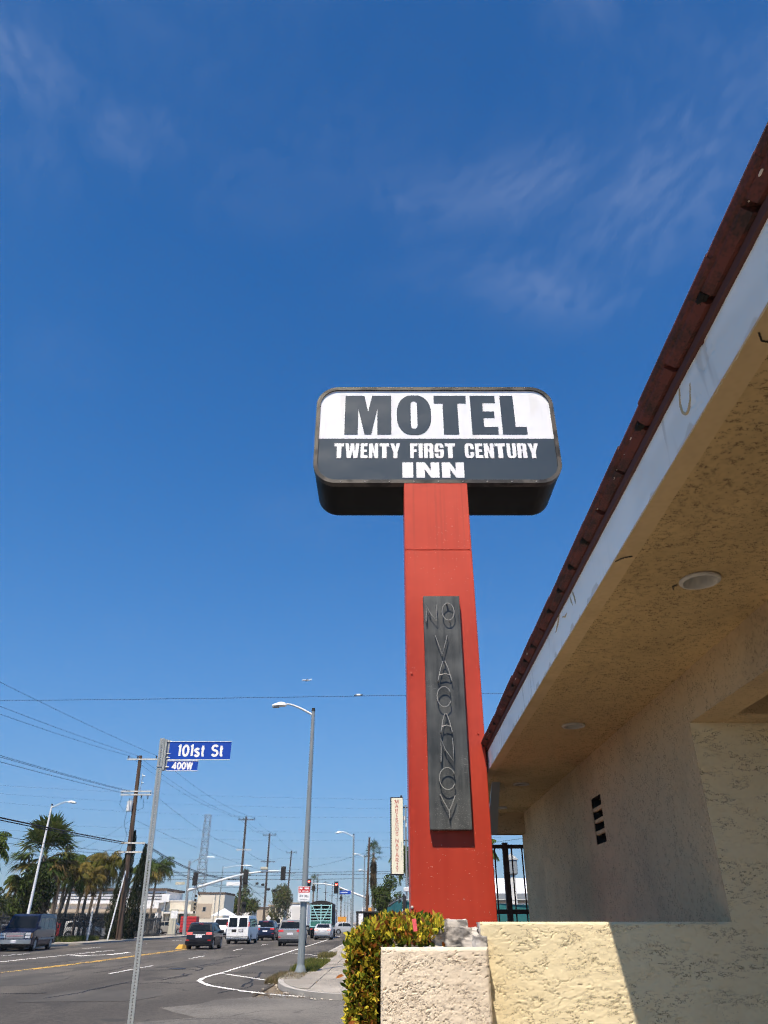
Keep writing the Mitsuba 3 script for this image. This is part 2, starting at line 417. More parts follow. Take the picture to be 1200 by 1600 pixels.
structure('ground', flat(sbox(-3000, -400, 3000, 6000), -0.03, 0.02), 'dirt')
road = structure('main_road', flat(sbox(-24.9, -80, -3.25, 1500), 0.0, 0.02), 'asphalt')
edge = [(-3.0, 9.2)] + [(-4.3 + 0.5 * math.sin(i * 1.7) + 0.25 * math.sin(i * 4.1), 9.6 + i * 0.9) for i in range(13)] + [(-3.1, 21.3), (-2.4, 22.3), (-1.0, 20.6), (60, 20.6), (60, 9.2)]
structure('side_street', flat(Polygon(edge).buffer(0), 0.004, 0.004), 'old_asphalt')
structure('cross_street', flat(sbox(-300, 117, 300, 135), 0.004, 0.004), 'asphalt')
structure('motel_driveway', flat(sbox(-2.9, -40, 30, 9.0), 0.11, 0.12), 'drive_concrete')
structure('planter_soil', flat(sbox(0.3, 4.66, 1.8, 12.5), 0.135, 0.02), 'dirt')  # unseen dark bed, added to weaken the bounce light in the walkway

corner = unary_union([sbox(-3.25, 27.2, 0.45, 115), sbox(-0.8, 20.3, 40, 23.2), sbox(-0.9, 23.1, 0.45, 27.3),
                      Polygon([(-3.25, 27.3)] + [(-3.25 + 2.45 * (1 - math.cos(a)), 27.2 - 6.9 * math.sin(a)) for a in np.linspace(0, math.pi / 2, 14)] + [(-0.8, 27.3)])]).buffer(0)
inner = corner.buffer(-0.16)
walk = structure('pavement_far_corner', flat(inner, 0.115, 0.12), 'concrete')
part(walk, 'kerb', flat(corner.difference(inner), 0.128, 0.14), 'kerb_concrete')
for j in range(30):
    for i in range(3):
        cell = sbox(-3.09 + i * 1.17 + 0.008, 20.5 + j * 1.5 + 0.008, -3.09 + (i + 1) * 1.17 - 0.008, 20.5 + (j + 1) * 1.5 - 0.008).intersection(inner.buffer(-0.01))
        if cell.area > 0.12:
            s = ext(cell.buffer(-0.004), 0.02)
            part(walk, 'slab', move(s, 0, 0, 0.108 + 0.006 * rng.random()), 'concrete')
for pts, b in (([(-2.62, 25.3), (-2.45, 26.2), (-2.3, 25.6)], 'road_white'), ([(-2.2, 24.9), (-1.7, 25.4), (-1.5, 24.6)], 'road_white'), ([(-1.75, 25.2), (-1.2, 25.0), (-1.0, 25.5)], 'road_white'), ([(-2.2, 23.9), (-1.95, 24.3), (-1.6, 23.9), (-1.3, 24.2)], 'road_yellow')):
    part(walk, 'paint_mark', flat(LineString(pts).buffer(.05), 0.124, .004), b)
near = sbox(-3.25, -60, -2.9, 9.0)
structure('near_kerb', flat(near, 0.125, 0.14), 'kerb_concrete')
leftp = unary_union([sbox(-28.2, 35, -24.9, 66), sbox(-28.2, 68.5, -24.9, 111)]).buffer(-0.5).buffer(0.5)
lw = structure('pavement_across_road', flat(leftp.buffer(-0.16), 0.115, 0.12), 'concrete')
part(lw, 'kerb', flat(leftp.difference(leftp.buffer(-0.16)), 0.128, 0.14), 'kerb_concrete')
structure('parking_lot', flat(sbox(-75, 30, -28.2, 112), 0.02, 0.04), 'old_asphalt')
fc = unary_union([sbox(-200, 136, -24.9, 170)])
structure('pavement_beyond_crossing', flat(fc, 0.115, 0.12), 'concrete')
structure('pavement_beyond_crossing_right', flat(sbox(-3.25, 136, 60, 400), 0.115, 0.12), 'concrete')


def mark(name, poly, bsdf='road_white', z=0.006):
    part(road, name, flat(poly, z, 0.004), bsdf)


# edge line of the parking lane with its rounded end, crossing ticks, lane dashes, centre line, turn lane
arc = [(-5.95, 112), (-5.93, 60), (-5.9, 36), (-5.93, 30.5), (-6.0, 28.2), (-5.8, 26.6), (-5.1, 24.8), (-3.75, 22.8), (-2.5, 21.5), (-1.2, 20.75), (-0.4, 20.35)]
mark('edge_line', LineString(arc[:4]).buffer(0.06, cap_style=2))
mark('edge_curve', LineString(arc[3:]).buffer(0.075, cap_style=2).difference(corner), z=0.011)
mark('parking_tick', LineString([(-5.85, 30.4), (-3.4, 26.4)]).buffer(0.06, cap_style=2), z=0.012)
mark('parking_tick', LineString([(-5.6, 50.2), (-3.3, 45.6)]).buffer(0.06, cap_style=2))
for y in np.arange(30.4, 110, 12.1):
    mark('lane_dash', sbox(-9.91, y, -9.81, y + (5.4 if y < 32 else 3.4)))
    mark('lane_dash', sbox(-21.05, y + 3.5, -20.93, y + 6.9))
mark('centre_line', LineString([(-14.02, 31.0), (-13.75, 40), (-13.7, 57)]).buffer(0.07, cap_style=2), 'road_yellow')
mark('centre_line', LineString([(-13.74, 33.0), (-13.5, 40), (-13.45, 57)]).buffer(0.07, cap_style=2), 'road_yellow')
mark('turn_lane_line', LineString([(-17.95, 20), (-17.85, 55)]).buffer(0.075, cap_style=2))
mark('turn_arrow', unary_union([LineString([(-15.6, 51.0), (-15.6, 47.4), (-16.6, 46.6)]).buffer(0.16, cap_style=2), Polygon([(-16.3, 47.3), (-17.4, 46.2), (-16.4, 45.4)])]))
for x in (-11.8, -8.0, -15.8):
    mark('stop_line', sbox(x - 1.75, 111.2, x + 1.75, 111.7))

pr = np.random.default_rng(31)
for (x, y, w, h) in ((-4.6, 33, 1.6, 5), (-8.4, 38, 1.9, 7), (-11.6, 27, 2.2, 4.5), (-16, 41, 2.0, 9), (-7.2, 21.5, 2.6, 3.0), (-11.4, 47, 1.3, 12)):
    q = np.array([(x - w / 2, y - h / 2), (x, y - h / 2), (x + w / 2, y - h / 2), (x + w / 2, y), (x + w / 2, y + h / 2), (x, y + h / 2), (x - w / 2, y + h / 2), (x - w / 2, y)]) + .12 * pr.standard_normal((8, 2))
    part(road, 'asphalt_patch', flat(Polygon(q).buffer(.1).simplify(.02), 0.0055, .002), 'patch_asphalt')
for i in range(26):
    x, y = -3.6 - 17 * pr.random(), 16 + 34 * pr.random(); along = pr.random() < .6; n = 9; st = np.cumsum(.5 * pr.standard_normal(n)) * .5
    L = 2 + 5 * pr.random(); t_ = np.linspace(0, L, n)
    pts = np.c_[x + st * .4, y + t_] if along else np.c_[x + t_ * .8 - L * .4, y + st]
    pts = pts[(pts[:, 0] < -3.5) & (pts[:, 0] > -24)]
    if len(pts) > 3: part(road, 'tar_seam', flat(LineString(pts).buffer(.018 + .02 * pr.random()), 0.0095, .002), 'tar')
part(road, 'manhole_cover', flat(shapely.Point(-8.2, 33.5).buffer(.33), 0.0102, .004), 'dark_metal')
isl = thing('median_island', 'low yellow painted nose of the raised median beside the black hatchback', 'median')
part(isl, 'nose', hullm([(-14.45, 57.6, 0), (-13.98, 57.6, 0), (-14.5, 60.5, 0), (-13.95, 60.5, 0), (-14.35, 58.2, .26), (-14.08, 58.2, .26), (-14.4, 60.3, .14), (-14.05, 60.3, .14)]), 'yellow_paint', 30)

# ------------------------------------------------------------------ motel building
MROT = -0.96


def Mo(m):
    return rot(m, MROT)


def grid(p0, eu, ev, lu, lv, step, normal, disp=None, mask=None):
    """a rectangle as a fine sheet, pushed along its normal by disp(points); mask(u, v) keeps faces"""
    nu, nv = max(2, int(lu / step) + 1), max(2, int(lv / step) + 1)
    u, v = np.meshgrid(np.linspace(0, lu, nu), np.linspace(0, lv, nv), indexing='ij')
    p = np.asarray(p0, float) + u[..., None] * np.asarray(eu, float) + v[..., None] * np.asarray(ev, float)
    p = p.reshape(-1, 3)
    n = np.asarray(normal, float)
    if disp is not None:
        p = p + disp(p)[:, None] * n
    i, j = np.meshgrid(np.arange(nu - 1), np.arange(nv - 1), indexing='ij')
    a = (i * nv + j).ravel()
    f = np.vstack([np.c_[a, a + nv, a + nv + 1], np.c_[a, a + nv + 1, a + 1]])
    if mask is not None:
        uc = (u[:-1, :-1] + u[1:, 1:]).ravel() / 2; vc = (v[:-1, :-1] + v[1:, 1:]).ravel() / 2
        k = mask(uc, vc); f = f[np.r_[k, k]]
    if np.cross(eu, ev) @ n < 0:
        f = f[:, ::-1]
    m = trimesh.Trimesh(p, f, process=False)
    m.remove_unreferenced_vertices()
    return m


def lace(amp=1.0, fine=1.0, stretch=(1, 1, 1), seed=0):
    """trowelled stucco: flat patches with torn crack-like edges, pits and sandy grain (metres)"""
    s = np.array(stretch, float)

    def fn(p):
        q = p * s
        w = (meshkit.fbm(q * 11 + seed, 2, seed + 4) - .5)[:, None] * 0.10
        a = meshkit.fbm((q + w) * 40 + seed, 3, seed)
        m = np.clip((meshkit.fbm(q * 8.5 + 3.3, 3, seed + 9) - 0.40) * 6, 0, 1)
        step_ = np.clip((a - 0.45) / 0.06, 0, 1)
        crack = np.exp(-((a - 0.43) / 0.017) ** 2) * np.clip((meshkit.fbm(q * 12 + 7.7, 2, seed + 21) - 0.47) * 8, 0, 1)
        b = meshkit.fbm(q * 95 + 1.7, 2, seed + 13)
        pit = np.clip((meshkit.noise(q * 70 + 8.1, seed + 17) - 0.88) / 0.05, 0, 1)
        return amp * (0.0008 * step_ * m - 0.0046 * crack - 0.0065 * pit) + fine * (0.0026 * (b - 0.5) + 0.0026 * (meshkit.noise(q * 15, seed + 3) - .5))
    return fn


motel = thing('motel_building', 'cream stucco motel with a white fascia and red clay roof edge over a shaded walkway', 'building')
Y0, Y1 = -1.5, 11.2


def edge_fade(fn, axis, a, b):
    return lambda p: fn(p) * np.clip((p[:, axis] - a) / (b - a), 0, 1)


VY0, VY1, VZ0, VZ1 = 6.72, 7.06, 2.20, 2.585
wall = grid((1.8, 4.45, 0.9), (0, 1, 0), (0, 0, 1), Y1 - 4.45, 2.05, 0.0085, (-1, 0, 0), lace(1.0, 1.0, (1, .55, .3), 2),
            lambda u, v: ~((u + 4.45 > VY0) & (u + 4.45 < VY1) & (v + 0.9 > VZ0) & (v + 0.9 < VZ1)))
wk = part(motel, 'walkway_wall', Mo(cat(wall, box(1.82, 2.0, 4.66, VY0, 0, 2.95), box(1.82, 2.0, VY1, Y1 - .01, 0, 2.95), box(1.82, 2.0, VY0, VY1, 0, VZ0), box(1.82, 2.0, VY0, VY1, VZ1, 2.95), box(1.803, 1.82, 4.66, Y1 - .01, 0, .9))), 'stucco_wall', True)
vent = part(motel, 'block_vent', Mo(cat(box(2.0, 2.03, VY0 - .05, VY1 + .05, VZ0 - .05, VZ1 + .05), box(1.812, 2.0, VY0 - .02, VY0 + .003, VZ0, VZ1), box(1.812, 2.0, VY1 - .003, VY1 + .02, VZ0, VZ1), box(1.812, 2.0, VY0, VY1, VZ0 - .02, VZ0 + .003), box(1.812, 2.0, VY0, VY1, VZ1 - .003, VZ1 + .02))), 'dark_gap')  # near-black lining paints the shade inside the vent openings
vh = (VZ1 - VZ0) / 4
for i in range(1, 4):
    part(vent, 'slat', Mo(rbox(1.806, 1.835, VY0, VY1, VZ0 + i * vh - .016, VZ0 + i * vh + .016, .003)), 'stucco_wall')

low = lace(1.2, 0.75, (0.85, 1, 1.3), 5)
def low_face(p):
    ez = np.where(p[:, 0] < 1.78, np.minimum(1.604 - p[:, 2], p[:, 0] - .440), 1.0)
    rb = .014 + .012 * (meshkit.noise(p * 21, 77) - .3)
    return low(p) - rb * np.clip(1 - ez / rb, 0, 1) ** 2


jamb = grid((0.445, 4.45, 0.95), (1, 0, 0), (0, 0, 1), 3.175, 1.83, 0.0036, (0, -1, 0), low_face, lambda u, v: (v < 0.652) | (u > 1.355))
part(motel, 'garden_wall', Mo(cat(jamb, box(0.457, 1.8, 4.47, 4.66, 0, 1.598), box(1.805, 3.7, 4.456, 4.66, 0, 2.78))), 'stucco_cream', True)
part(motel, 'wall_end', Mo(grid((0.447, 4.452, 0.9), (0, 1, 0), (0, 0, 1), 0.2, 0.70, 0.008, (-1, 0, 0), lambda p: 0.02 * (meshkit.fbm(p * 25, 3, 3) - .5))), 'broken_concrete', True)
hdr = grid((1.8, Y0, 2.66), (0, 1, 0), (0, 0, 1), 4.45 - Y0, 0.29, 0.008, (-1, 0, 0), lace(1, 1, (1, .7, .5), 3))
hdb = grid((1.8, Y0, 2.66), (1, 0, 0), (0, 1, 0), 0.2, 4.45 - Y0, 0.01, (0, 0, -1), lace(.5, .6, (1, 1, 1), 4))
part(motel, 'header_beam', Mo(cat(hdr, hdb, box(1.805, 2.0, Y0, 4.448, 2.665, 2.949))), 'stucco_wall', True)
part(motel, 'jamb_beam', Mo(rbox(2.003, 3.7, 4.24, 4.445, 2.655, 2.775, .008)), 'stucco_wall')
part(motel, 'alcove_wall', Mo(cat(box(3.7, 3.9, Y0 - 4, 4.7, 0, 3.1), box(2.0, 3.9, Y0 - 4, 4.7, 3.02, 3.12), box(1.8, 2.0, Y0 - 7, Y0 - 2.5, 0, 2.95))), 'stucco_wall')

LIGHTS = ((1.385, 2.97), (1.40, 5.72), (1.40, 8.45), (1.40, 10.35))


def soffit_mask(u, v):
    k = np.ones(len(u), bool)
    for lx, ly in LIGHTS:
        k &= (u + 0.945 - lx) ** 2 + (v + Y0 - ly) ** 2 > 0.082 ** 2
    return k


sof = lace(1.0, 1.15, (.8, 1.5, 1), 11)
soffit = grid((0.945, Y0, 2.95), (1, 0, 0), (0, 1, 0), 0.86, Y1 - Y0, 0.0055, (0, 0, -1), edge_fade(sof, 0, 1.02, 1.05), soffit_mask)
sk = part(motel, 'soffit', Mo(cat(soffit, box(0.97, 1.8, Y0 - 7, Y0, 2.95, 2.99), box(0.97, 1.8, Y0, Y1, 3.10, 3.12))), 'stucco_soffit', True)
band = grid((0.942, Y0, 2.947), (1, 0, 0), (0, 1, 0), 0.085, Y1 - Y0, 0.009, (0, 0, -1), lambda p: 0.004 * (meshkit.fbm(p * np.array([20, 6, 1]), 3, 31) - .5))
part(sk, 'edge_band', Mo(band), 'smooth_band', True)
part(motel, 'end_beam', Mo(cat(grid((0.95, 10.9, 2.68), (1, 0, 0), (0, 0, 1), 0.87, 0.27, 0.01, (0, -1, 0), lace(1, 1, (1, 1, 1), 6)), box(0.95, 1.82, 10.905, 11.15, 2.682, 2.949))), 'stucco_wall', True)
for lx, ly in LIGHTS:
    t = np.linspace(0, 2 * np.pi, 33)
    prof = [(0.090, 0.0), (0.091, -0.006), (0.087, -0.011), (0.076, -0.013), (0.070, -0.004), (0.058, 0.10), (0.0, 0.105)]
    v = np.array([[r * math.cos(a), r * math.sin(a), z] for r, z in prof for a in t[:-1]])
    n = 32; f = []
    for k in range(len(prof) - 1):
        for j in range(n):
            a, b = k * n + j, k * n + (j + 1) % n
            f += [[a, b, b + n], [a, b + n, a + n]]
    lt = part(motel, 'recessed_light', Mo(move(trimesh.Trimesh(v, f, process=False), lx, ly, 2.947)), 'light_trim', 40)
    part(lt, 'lamp', Mo(move(trimesh.creation.icosphere(2, 0.042), lx, ly, 3.03)), 'lens_clear', True)

fas = grid((0.945, Y0, 2.945), (0, 1, 0), (0, 0, 1), Y1 - Y0, 0.21, 0.006, (-1, 0, 0),
           lambda p: 0.004 * (meshkit.fbm(p * np.array([1, 5, 14]), 3, 41) - .5) - 0.004 * np.exp(-((meshkit.fbm(p * np.array([1, 9, 9]), 3, 43) - .5) / .010) ** 2) * np.clip((meshkit.fbm(p * 3, 2, 44) - .55) * 9, 0, 1))
fk = part(motel, 'fascia', Mo(cat(fas, box(0.955, 0.985, Y0 - 7, Y1, 2.955, 3.155))), 'fascia_paint', True)
cr = [[(1.765, 3.085), (1.79, 3.035), (1.825, 3.012), (1.855, 3.03), (1.862, 3.07), (1.84, 3.125)], [(3.985, 3.074), (3.90, 3.10), (3.83, 3.134)], [(3.79, 3.095), (3.72, 3.07), (3.67, 3.071)],
      [(3.505, 3.131), (3.47, 3.08), (3.465, 3.041)], [(3.56, 3.12), (3.53, 3.06)]]
for c in cr:
    c = np.array(c); tt = np.linspace(0, 1, 12); s = np.linspace(0, 1, len(c))
    pts = np.c_[np.full(12, 0.9438), np.interp(tt, s, c[:, 0]), np.interp(tt, s, c[:, 1])]
    part(fk, 'patched_crack', Mo(tube(pts, 0.0042 * (0.5 + 0.8 * np.sin(tt * 3.0)), 5)), 'smooth_band')

def rubble(x0, x1, y0, y1, z0, z1, seed, amp=.03):
    m = trimesh.creation.box([1, 1, 1]).subdivide().subdivide().subdivide().subdivide()
    m.apply_scale([x1 - x0, y1 - y0, z1 - z0]); m.apply_translation([(x0 + x1) / 2, (y0 + y1) / 2, (z0 + z1) / 2])
    v = m.vertices; d = (meshkit.fbm(v * 14, 4, seed) - .5)[:, None] * amp * 2
    c = v.mean(0); m.vertices = v + (v - c) / (np.linalg.norm(v - c, axis=1, keepdims=True) + 1e-6) * d
    return m


for pts in ([(.950, 2.77), (.975, 2.735), (1.01, 2.72)], [(.965, 1.40), (.985, 1.43), (1.03, 1.44), (1.035, 1.50)], [(1.30, 3.02), (1.285, 3.04), (1.30, 3.07)]):
    q = np.array(pts); part(sk, 'dark_crack', Mo(tube(np.c_[q, np.full(len(q), 2.9455)], .0028, 5)), 'dark_gap')

# roof with its overlapping edge tiles
rf = part(motel, 'roof', Mo(cat(hullm([(0.975, Y0 - 7, 3.17), (0.975, Y1, 3.17), (0.975, Y0 - 7, 3.2), (0.975, Y1, 3.2), (5.5, Y0 - 7, 4.2), (5.5, Y1, 4.2), (5.5, Y0 - 7, 4.3), (5.5, Y1, 4.3)]))), 'roof_clay')
part(rf, 'drip_board', Mo(box(0.931, 0.972, Y0 - 7, Y1, 3.132, 3.163)), 'red_wood')
y = Y0
k = 0
mort = []
while y < Y1:
    L = 0.30 + 0.012 * rng.standard_normal()
    g, dz, dx = 0.016, 0.003 * rng.random(), 0.0025 * rng.standard_normal()

    def seg(sec, y0, y1, s0, s1):
        c = np.mean(sec, 0)
        pts = [((x - c[0]) * s + c[0] + dx, yy, (z - c[1]) * s + c[1] + dz) for yy, s in ((y0, s0), (y1, s1)) for x, z in sec]
        return hullm(pts)
    sec_mid = [(0.929, 3.168), (0.922, 3.162), (0.900, 3.178), (0.894, 3.188), (0.97, 3.196), (0.97, 3.168)]
    sec_cap = [(0.894, 3.186), (0.886, 3.190), (0.8770, 3.203), (0.8795, 3.213), (0.96, 3.25), (0.97, 3.19)]
    part(rf, 'edge_tile', Mo(seg(sec_mid, y - 0.0 + 0.02 * rng.random(), y + L - .012, 1.012, 0.985)), 'roof_clay')
    part(rf, 'cap_tile', Mo(seg(sec_cap, y - 0.12, y - 0.12 + L + .035, 1.02, 0.985)), 'roof_clay')
    if 0 < y < 9:
        for q in range(int(8 + 10 * rng.random())):
            yy = y + L * rng.random(); r = 0.0025 + 0.0048 * rng.random() ** 2
            if meshkit.noise(np.array([[yy * 3, 1.1, 0]]))[0] > 0.34:
                b = trimesh.creation.icosphere(1, r); b.apply_scale([1, 1 + 2.2 * rng.random(), .7]); mort.append(move(b, 0.900 + .012 * rng.random(), yy, 3.180 + .012 * rng.random()))
        if rng.random() < .55:
            m = rubble(-.5, .5, -.5, .5, -.5, .5, int(1000 * rng.random()), .25); m.apply_scale([.024, .034, .020])
            part(rf, 'joint_gap', Mo(move(m, 0.905, y + .01, 3.182)), 'dark_gap')
    y += L
part(rf, 'mortar_crumbs', Mo(cat(mort)), 'mortar', True)
labels[num(rf + '__mortar_crumbs') if False else rf + '__mortar_crumbs'] = {'kind': 'stuff'}
part(motel, 'downspout', hullm([(1.20, 8.3, 2.96), (1.285, 8.3, 2.96), (1.20, 8.36, 2.96), (1.285, 8.36, 2.96), (1.24, 9.3, 2.50), (1.36, 9.3, 2.52), (1.24, 9.36, 2.50), (1.36, 9.36, 2.52)]), 'grey_metal')  # slanted grey plate of unidentified kind under the far eave

# stub of garden wall in front
pil = thing('garden_wall_pillar', 'short pinkish beige stucco wall stub between the hedge and the taller cream wall', 'wall')
pl = lace(1.35, .8, (1.3, 1, 1.6), 23)
RB = 0.018


def stub_face(p):
    d = pl(p)
    ez = np.minimum(np.minimum(p[:, 0] + .016, .528 - p[:, 0]), 1.491 - p[:, 2])
    return d - RB * np.clip(1 - ez / RB, 0, 1) ** 2


part(pil, 'front', grid((-0.016, 4.2, 0.9), (1, 0, 0), (0, 0, 1), 0.544, 0.591, 0.0033, (0, -1, 0), stub_face), 'stucco_pillar', True)
part(pil, 'core', cat(box(-0.012, 0.522, 4.22, 4.44, 0, 1.476), box(0.49, 0.60, 4.68, 5.1, 0, 1.45), box(-0.012, 0.515, 4.44, 4.80, 0, 1.476)), 'stucco_pillar')
part(pil, 'top', grid((-0.014, 4.212, 1.484), (1, 0, 0), (0, 1, 0), 0.536, 0.60, 0.01, (0, 0, 1), lambda p: 0.022 * (meshkit.fbm(p * 17, 4, 61) - .5)), 'broken_concrete', True)


t1 = thing('concrete_block', 'pitted grey lump of broken concrete lying on the wall stub', 'concrete block')
put(t1, rubble(0.275, 0.515, 4.5, 4.72, 1.470, 1.568, 3, .045), 'broken_concrete')
t1 = thing('concrete_block', 'smaller flat grey concrete block behind the pitted lump, against the red sign pole', 'concrete block')
put(t1, rubble(0.352, 0.495, 4.86, 5.05, 1.40, 1.612, 9, .022), 'broken_concrete')
t1 = thing('rubble_piece', 'dark crumbled mortar lump wedged at the broken end of the cream wall', 'rubble')
put(t1, rubble(0.475, 0.535, 4.30, 4.42, 1.485, 1.535, 15, .03), 'broken_concrete', 60)
# ------------------------------------------------------------------ motel sign on its red pole
SY = 7.55
sign = thing('motel_sign', 'tall red motel sign pole with a rounded black and white cabinet on top', 'motel sign')
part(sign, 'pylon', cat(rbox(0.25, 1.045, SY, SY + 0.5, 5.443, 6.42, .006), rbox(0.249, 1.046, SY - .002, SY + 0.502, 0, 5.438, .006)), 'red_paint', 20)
for x in np.linspace(0.285, 1.01, 8):
    part(sign, 'rivet', move(rot(trimesh.creation.icosphere(1, .008), 0), x, SY - .003, 5.455), 'red_paint', True)
for t_ in np.linspace(0, 1, 9):
    part(sign, 'screw', move(trimesh.creation.icosphere(1, .010), SX0 + .35 + (SX1 - SX0 - .7) * t_, SY - .006, SZ1 - .02) if False else move(trimesh.creation.icosphere(1, .009), -.55 + 2.47 * t_, SY - .005, 6.405), 'light_trim', True)
    part(sign, 'screw', move(trimesh.creation.icosphere(1, .009), -.55 + 2.47 * t_, SY - .005, 7.915), 'light_trim', True)
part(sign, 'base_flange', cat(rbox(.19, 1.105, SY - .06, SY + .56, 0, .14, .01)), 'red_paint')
for x, z in ((0.262, 1.72), (0.30, 3.93), (0.98, 3.3)):
    part(sign, 'bolt', move(trimesh.creation.icosphere(2, .011 if x > .27 or z > 2 else .014), x, SY - .004, z), 'light_trim' if z < 2 else 'red_paint', True)
SX0, SX1, SZ0, SZ1 = -0.905, 2.275, 6.385, 7.935
outer = rrect(SX0, SX1, SZ0, SZ1, 0.30, 14)
cab = part(sign, 'cabinet', to_xz(ext(outer.buffer(-0.006), 0.80), SY + 0.83), 'black_metal', 40)
part(cab, 'retainer_frame', cat(to_xz(ext(outer.difference(outer.buffer(-0.050)), 0.034), SY + 0.030), to_xz(ext(outer.difference(outer.buffer(-0.012)), 0.07), SY + 0.09)), 'weathered_aluminium', 30)
facep = outer.buffer(-0.046)
DIV = 7.084
face = part(sign, 'sign_face', to_xz(ext(facep.intersection(sbox(-5, DIV, 5, 9)), 0.006), SY + 0.024), 'white_acrylic')
part(face, 'lower_panel', to_xz(ext(facep.intersection(sbox(-5, 0, 5, DIV - .001)), 0.006), SY + 0.024), 'slate_acrylic')


def sc(poly, x0, x1, z0, z1):
    """glyph drawn in the unit square -> box"""
    return affinity.translate(affinity.scale(poly, x1 - x0, z1 - z0, origin=(0, 0)), x0, z0)


def P_(*p): return Polygon(p)


def rr(r=.3, a=0, b=1, c=0, d=1): return rrect(a, b, c, d, r, 8)


GL = {
    'M': P_((0, 0), (0, 1), (.415, 1), (.5, .58), (.585, 1), (1, 1), (1, 0), (.70, 0), (.70, .66), (.57, 0), (.43, 0), (.285, .66), (.285, 0)),
    'O': affinity.scale(rrect(0, 1, 0, 1, .42, 10), 1, 1).difference(rrect(.405, .595, .15, .85, .09, 6)),
    'T': unary_union([sbox(0, .80, 1, 1), sbox(.27, 0, .73, .9)]),
    'E': unary_union([sbox(0, 0, .47, 1), sbox(0, .81, .97, 1), sbox(0, .42, .90, .59), sbox(0, 0, 1, .19)]),
    'L': unary_union([sbox(0, 0, .55, 1), sbox(0, 0, 1, .19)]),
    'W': P_((0, 1), (.25, 1), (.31, .42), (.38, 1), (.62, 1), (.69, .42), (.75, 1), (1, 1), (.87, 0), (.59, 0), (.5, .52), (.41, 0), (.13, 0)),
    'N': P_((0, 0), (0, 1), (.38, 1), (.63, .46), (.63, 1), (1, 1), (1, 0), (.64, 0), (.37, .54), (.37, 0)),
    'Y': P_((0, 1), (.38, 1), (.5, .64), (.62, 1), (1, 1), (.70, .40), (.70, 0), (.30, 0), (.30, .40)),
    'F': unary_union([sbox(0, 0, .50, 1), sbox(0, .81, 1, 1), sbox(0, .42, .92, .60)]),
    'I': sbox(0, 0, 1, 1),
    'R': unary_union([rrect(0, 1, .44, 1, .2, 8), sbox(0, .44, .4, 1), sbox(0, 0, .40, 1), P_((.58, 0), (1, 0), (1, .44), (.85, .52), (.55, .52))]).difference(rrect(.40, .60, .59, .84, .07, 5)),
    'S': unary_union([rrect(0, 1, 0, 1, .3, 8)]).difference(unary_union([rrect(.40, .60, .56, .86, .08, 5), sbox(.58, .60, 1.1, .70), rrect(.40, .60, .14, .44, .08, 5), sbox(-.1, .30, .42, .40)])).union(P_((.40, .44), (.40, .58), (.62, .58), (.62, .42))),
    'C': rrect(0, 1, 0, 1, .3, 8).difference(unary_union([rrect(.40, .60, .14, .86, .09, 5), sbox(.55, .41, 1.1, .60)])),
    'U': unary_union([rrect(0, 1, 0, .8, .3, 8), sbox(0, .4, 1, 1)]).difference(unary_union([rrect(.39, .61, .15, .8, .09, 5), sbox(.39, .5, .61, 1.1)])),
}
for ch, x0, x1 in (('M', -0.522, 0.096), ('O', 0.172, 0.629), ('T', 0.672, 1.106), ('E', 1.163, 1.510), ('L', 1.566, 1.888)):
    z0, z1 = (7.149, 7.796) if ch != 'O' else (7.142, 7.803)
    part(face, 'letter', face_text(sc(GL[ch], x0, x1, z0, z1), SY + .0178, .004), 'slate_acrylic')
row = (('T', -.648, -.468), ('W', -.462, -.222), ('E', -.206, -.075), ('N', -.055, .115), ('T', .122, .262 - .03), ('Y', .225, .395 - .03))
x = -0.648
W21 = {'T': .168, 'W': .245, 'E': .122, 'N': .158, 'Y': .172, 'F': .120, 'I': .066, 'R': .152, 'S': .150, 'C': .150, 'U': .150}
for word, xa, xb in (('TWENTY', -0.646, 0.212), ('FIRST', 0.338, 0.925), ('CENTURY', 1.046, 2.005)):
    tot = sum(W21[c] for c in word); gap = .016
    s = (xb - xa - gap * (len(word) - 1)) / tot
    x = xa
    for c in word:
        w = W21[c] * s
        part(face, 'letter', face_text(sc(GL[c], x, x + w, 6.775, 7.006), SY + .0178, .004), 'white_vinyl')
        x += w + gap
for c, xa, xb in (('I', .234, .372), ('N', .412, .706), ('N', .738, 1.022)):
    part(face, 'letter', face_text(sc(GL[c], xa, xb, 6.474, 6.708), SY + .0178, .004), 'white_vinyl')

pan = part(sign, 'vacancy_panel', rbox(0.445, 0.853, SY - .095, SY - .003, 2.372, 4.808, .004), 'weathered_panel')
NEON = (('N', 0.529, 4.491, 0.125, 0.193), ('O', 0.715, 4.496, 0.134, 0.204), ('V', 0.627, 4.106, 0.129, 0.215), ('A', 0.647, 3.820, 0.144, 0.215), ('C', 0.631, 3.540, 0.149, 0.214),
        ('A', 0.641, 3.289, 0.114, 0.187), ('N', 0.639, 3.000, 0.132, 0.222), ('C', 0.629, 2.728, 0.158, 0.208), ('Y', 0.625, 2.472, 0.147, 0.212))
ell = lambda a0, a1, n=22: [(0.5 + .5 * math.cos(a), .5 + .5 * math.sin(a)) for a in np.linspace(math.radians(a0), math.radians(a1), n)]
ST = {'N': [[(0, 0), (.04, .5), (.02, 1), (.35, .5), (.93, 0), (.97, .5), (.95, 1)]], 'O': [ell(100, 452)], 'V': [[(0, .98), (.24, .5), (.52, 0), (.78, .5), (1, 1)]],
      'A': [[(0, 0), (.2, .6), (.4, .97), (.55, .98), (.78, .6), (1, 0)], [(.12, .27), (.5, .34), (.9, .27)]], 'C': [ell(30, 330)], 'Y': [[(0, 1), (.28, .62), (.55, .28), (.57, 0)], [(.55, .28), (.8, .62), (1, .98)]]}
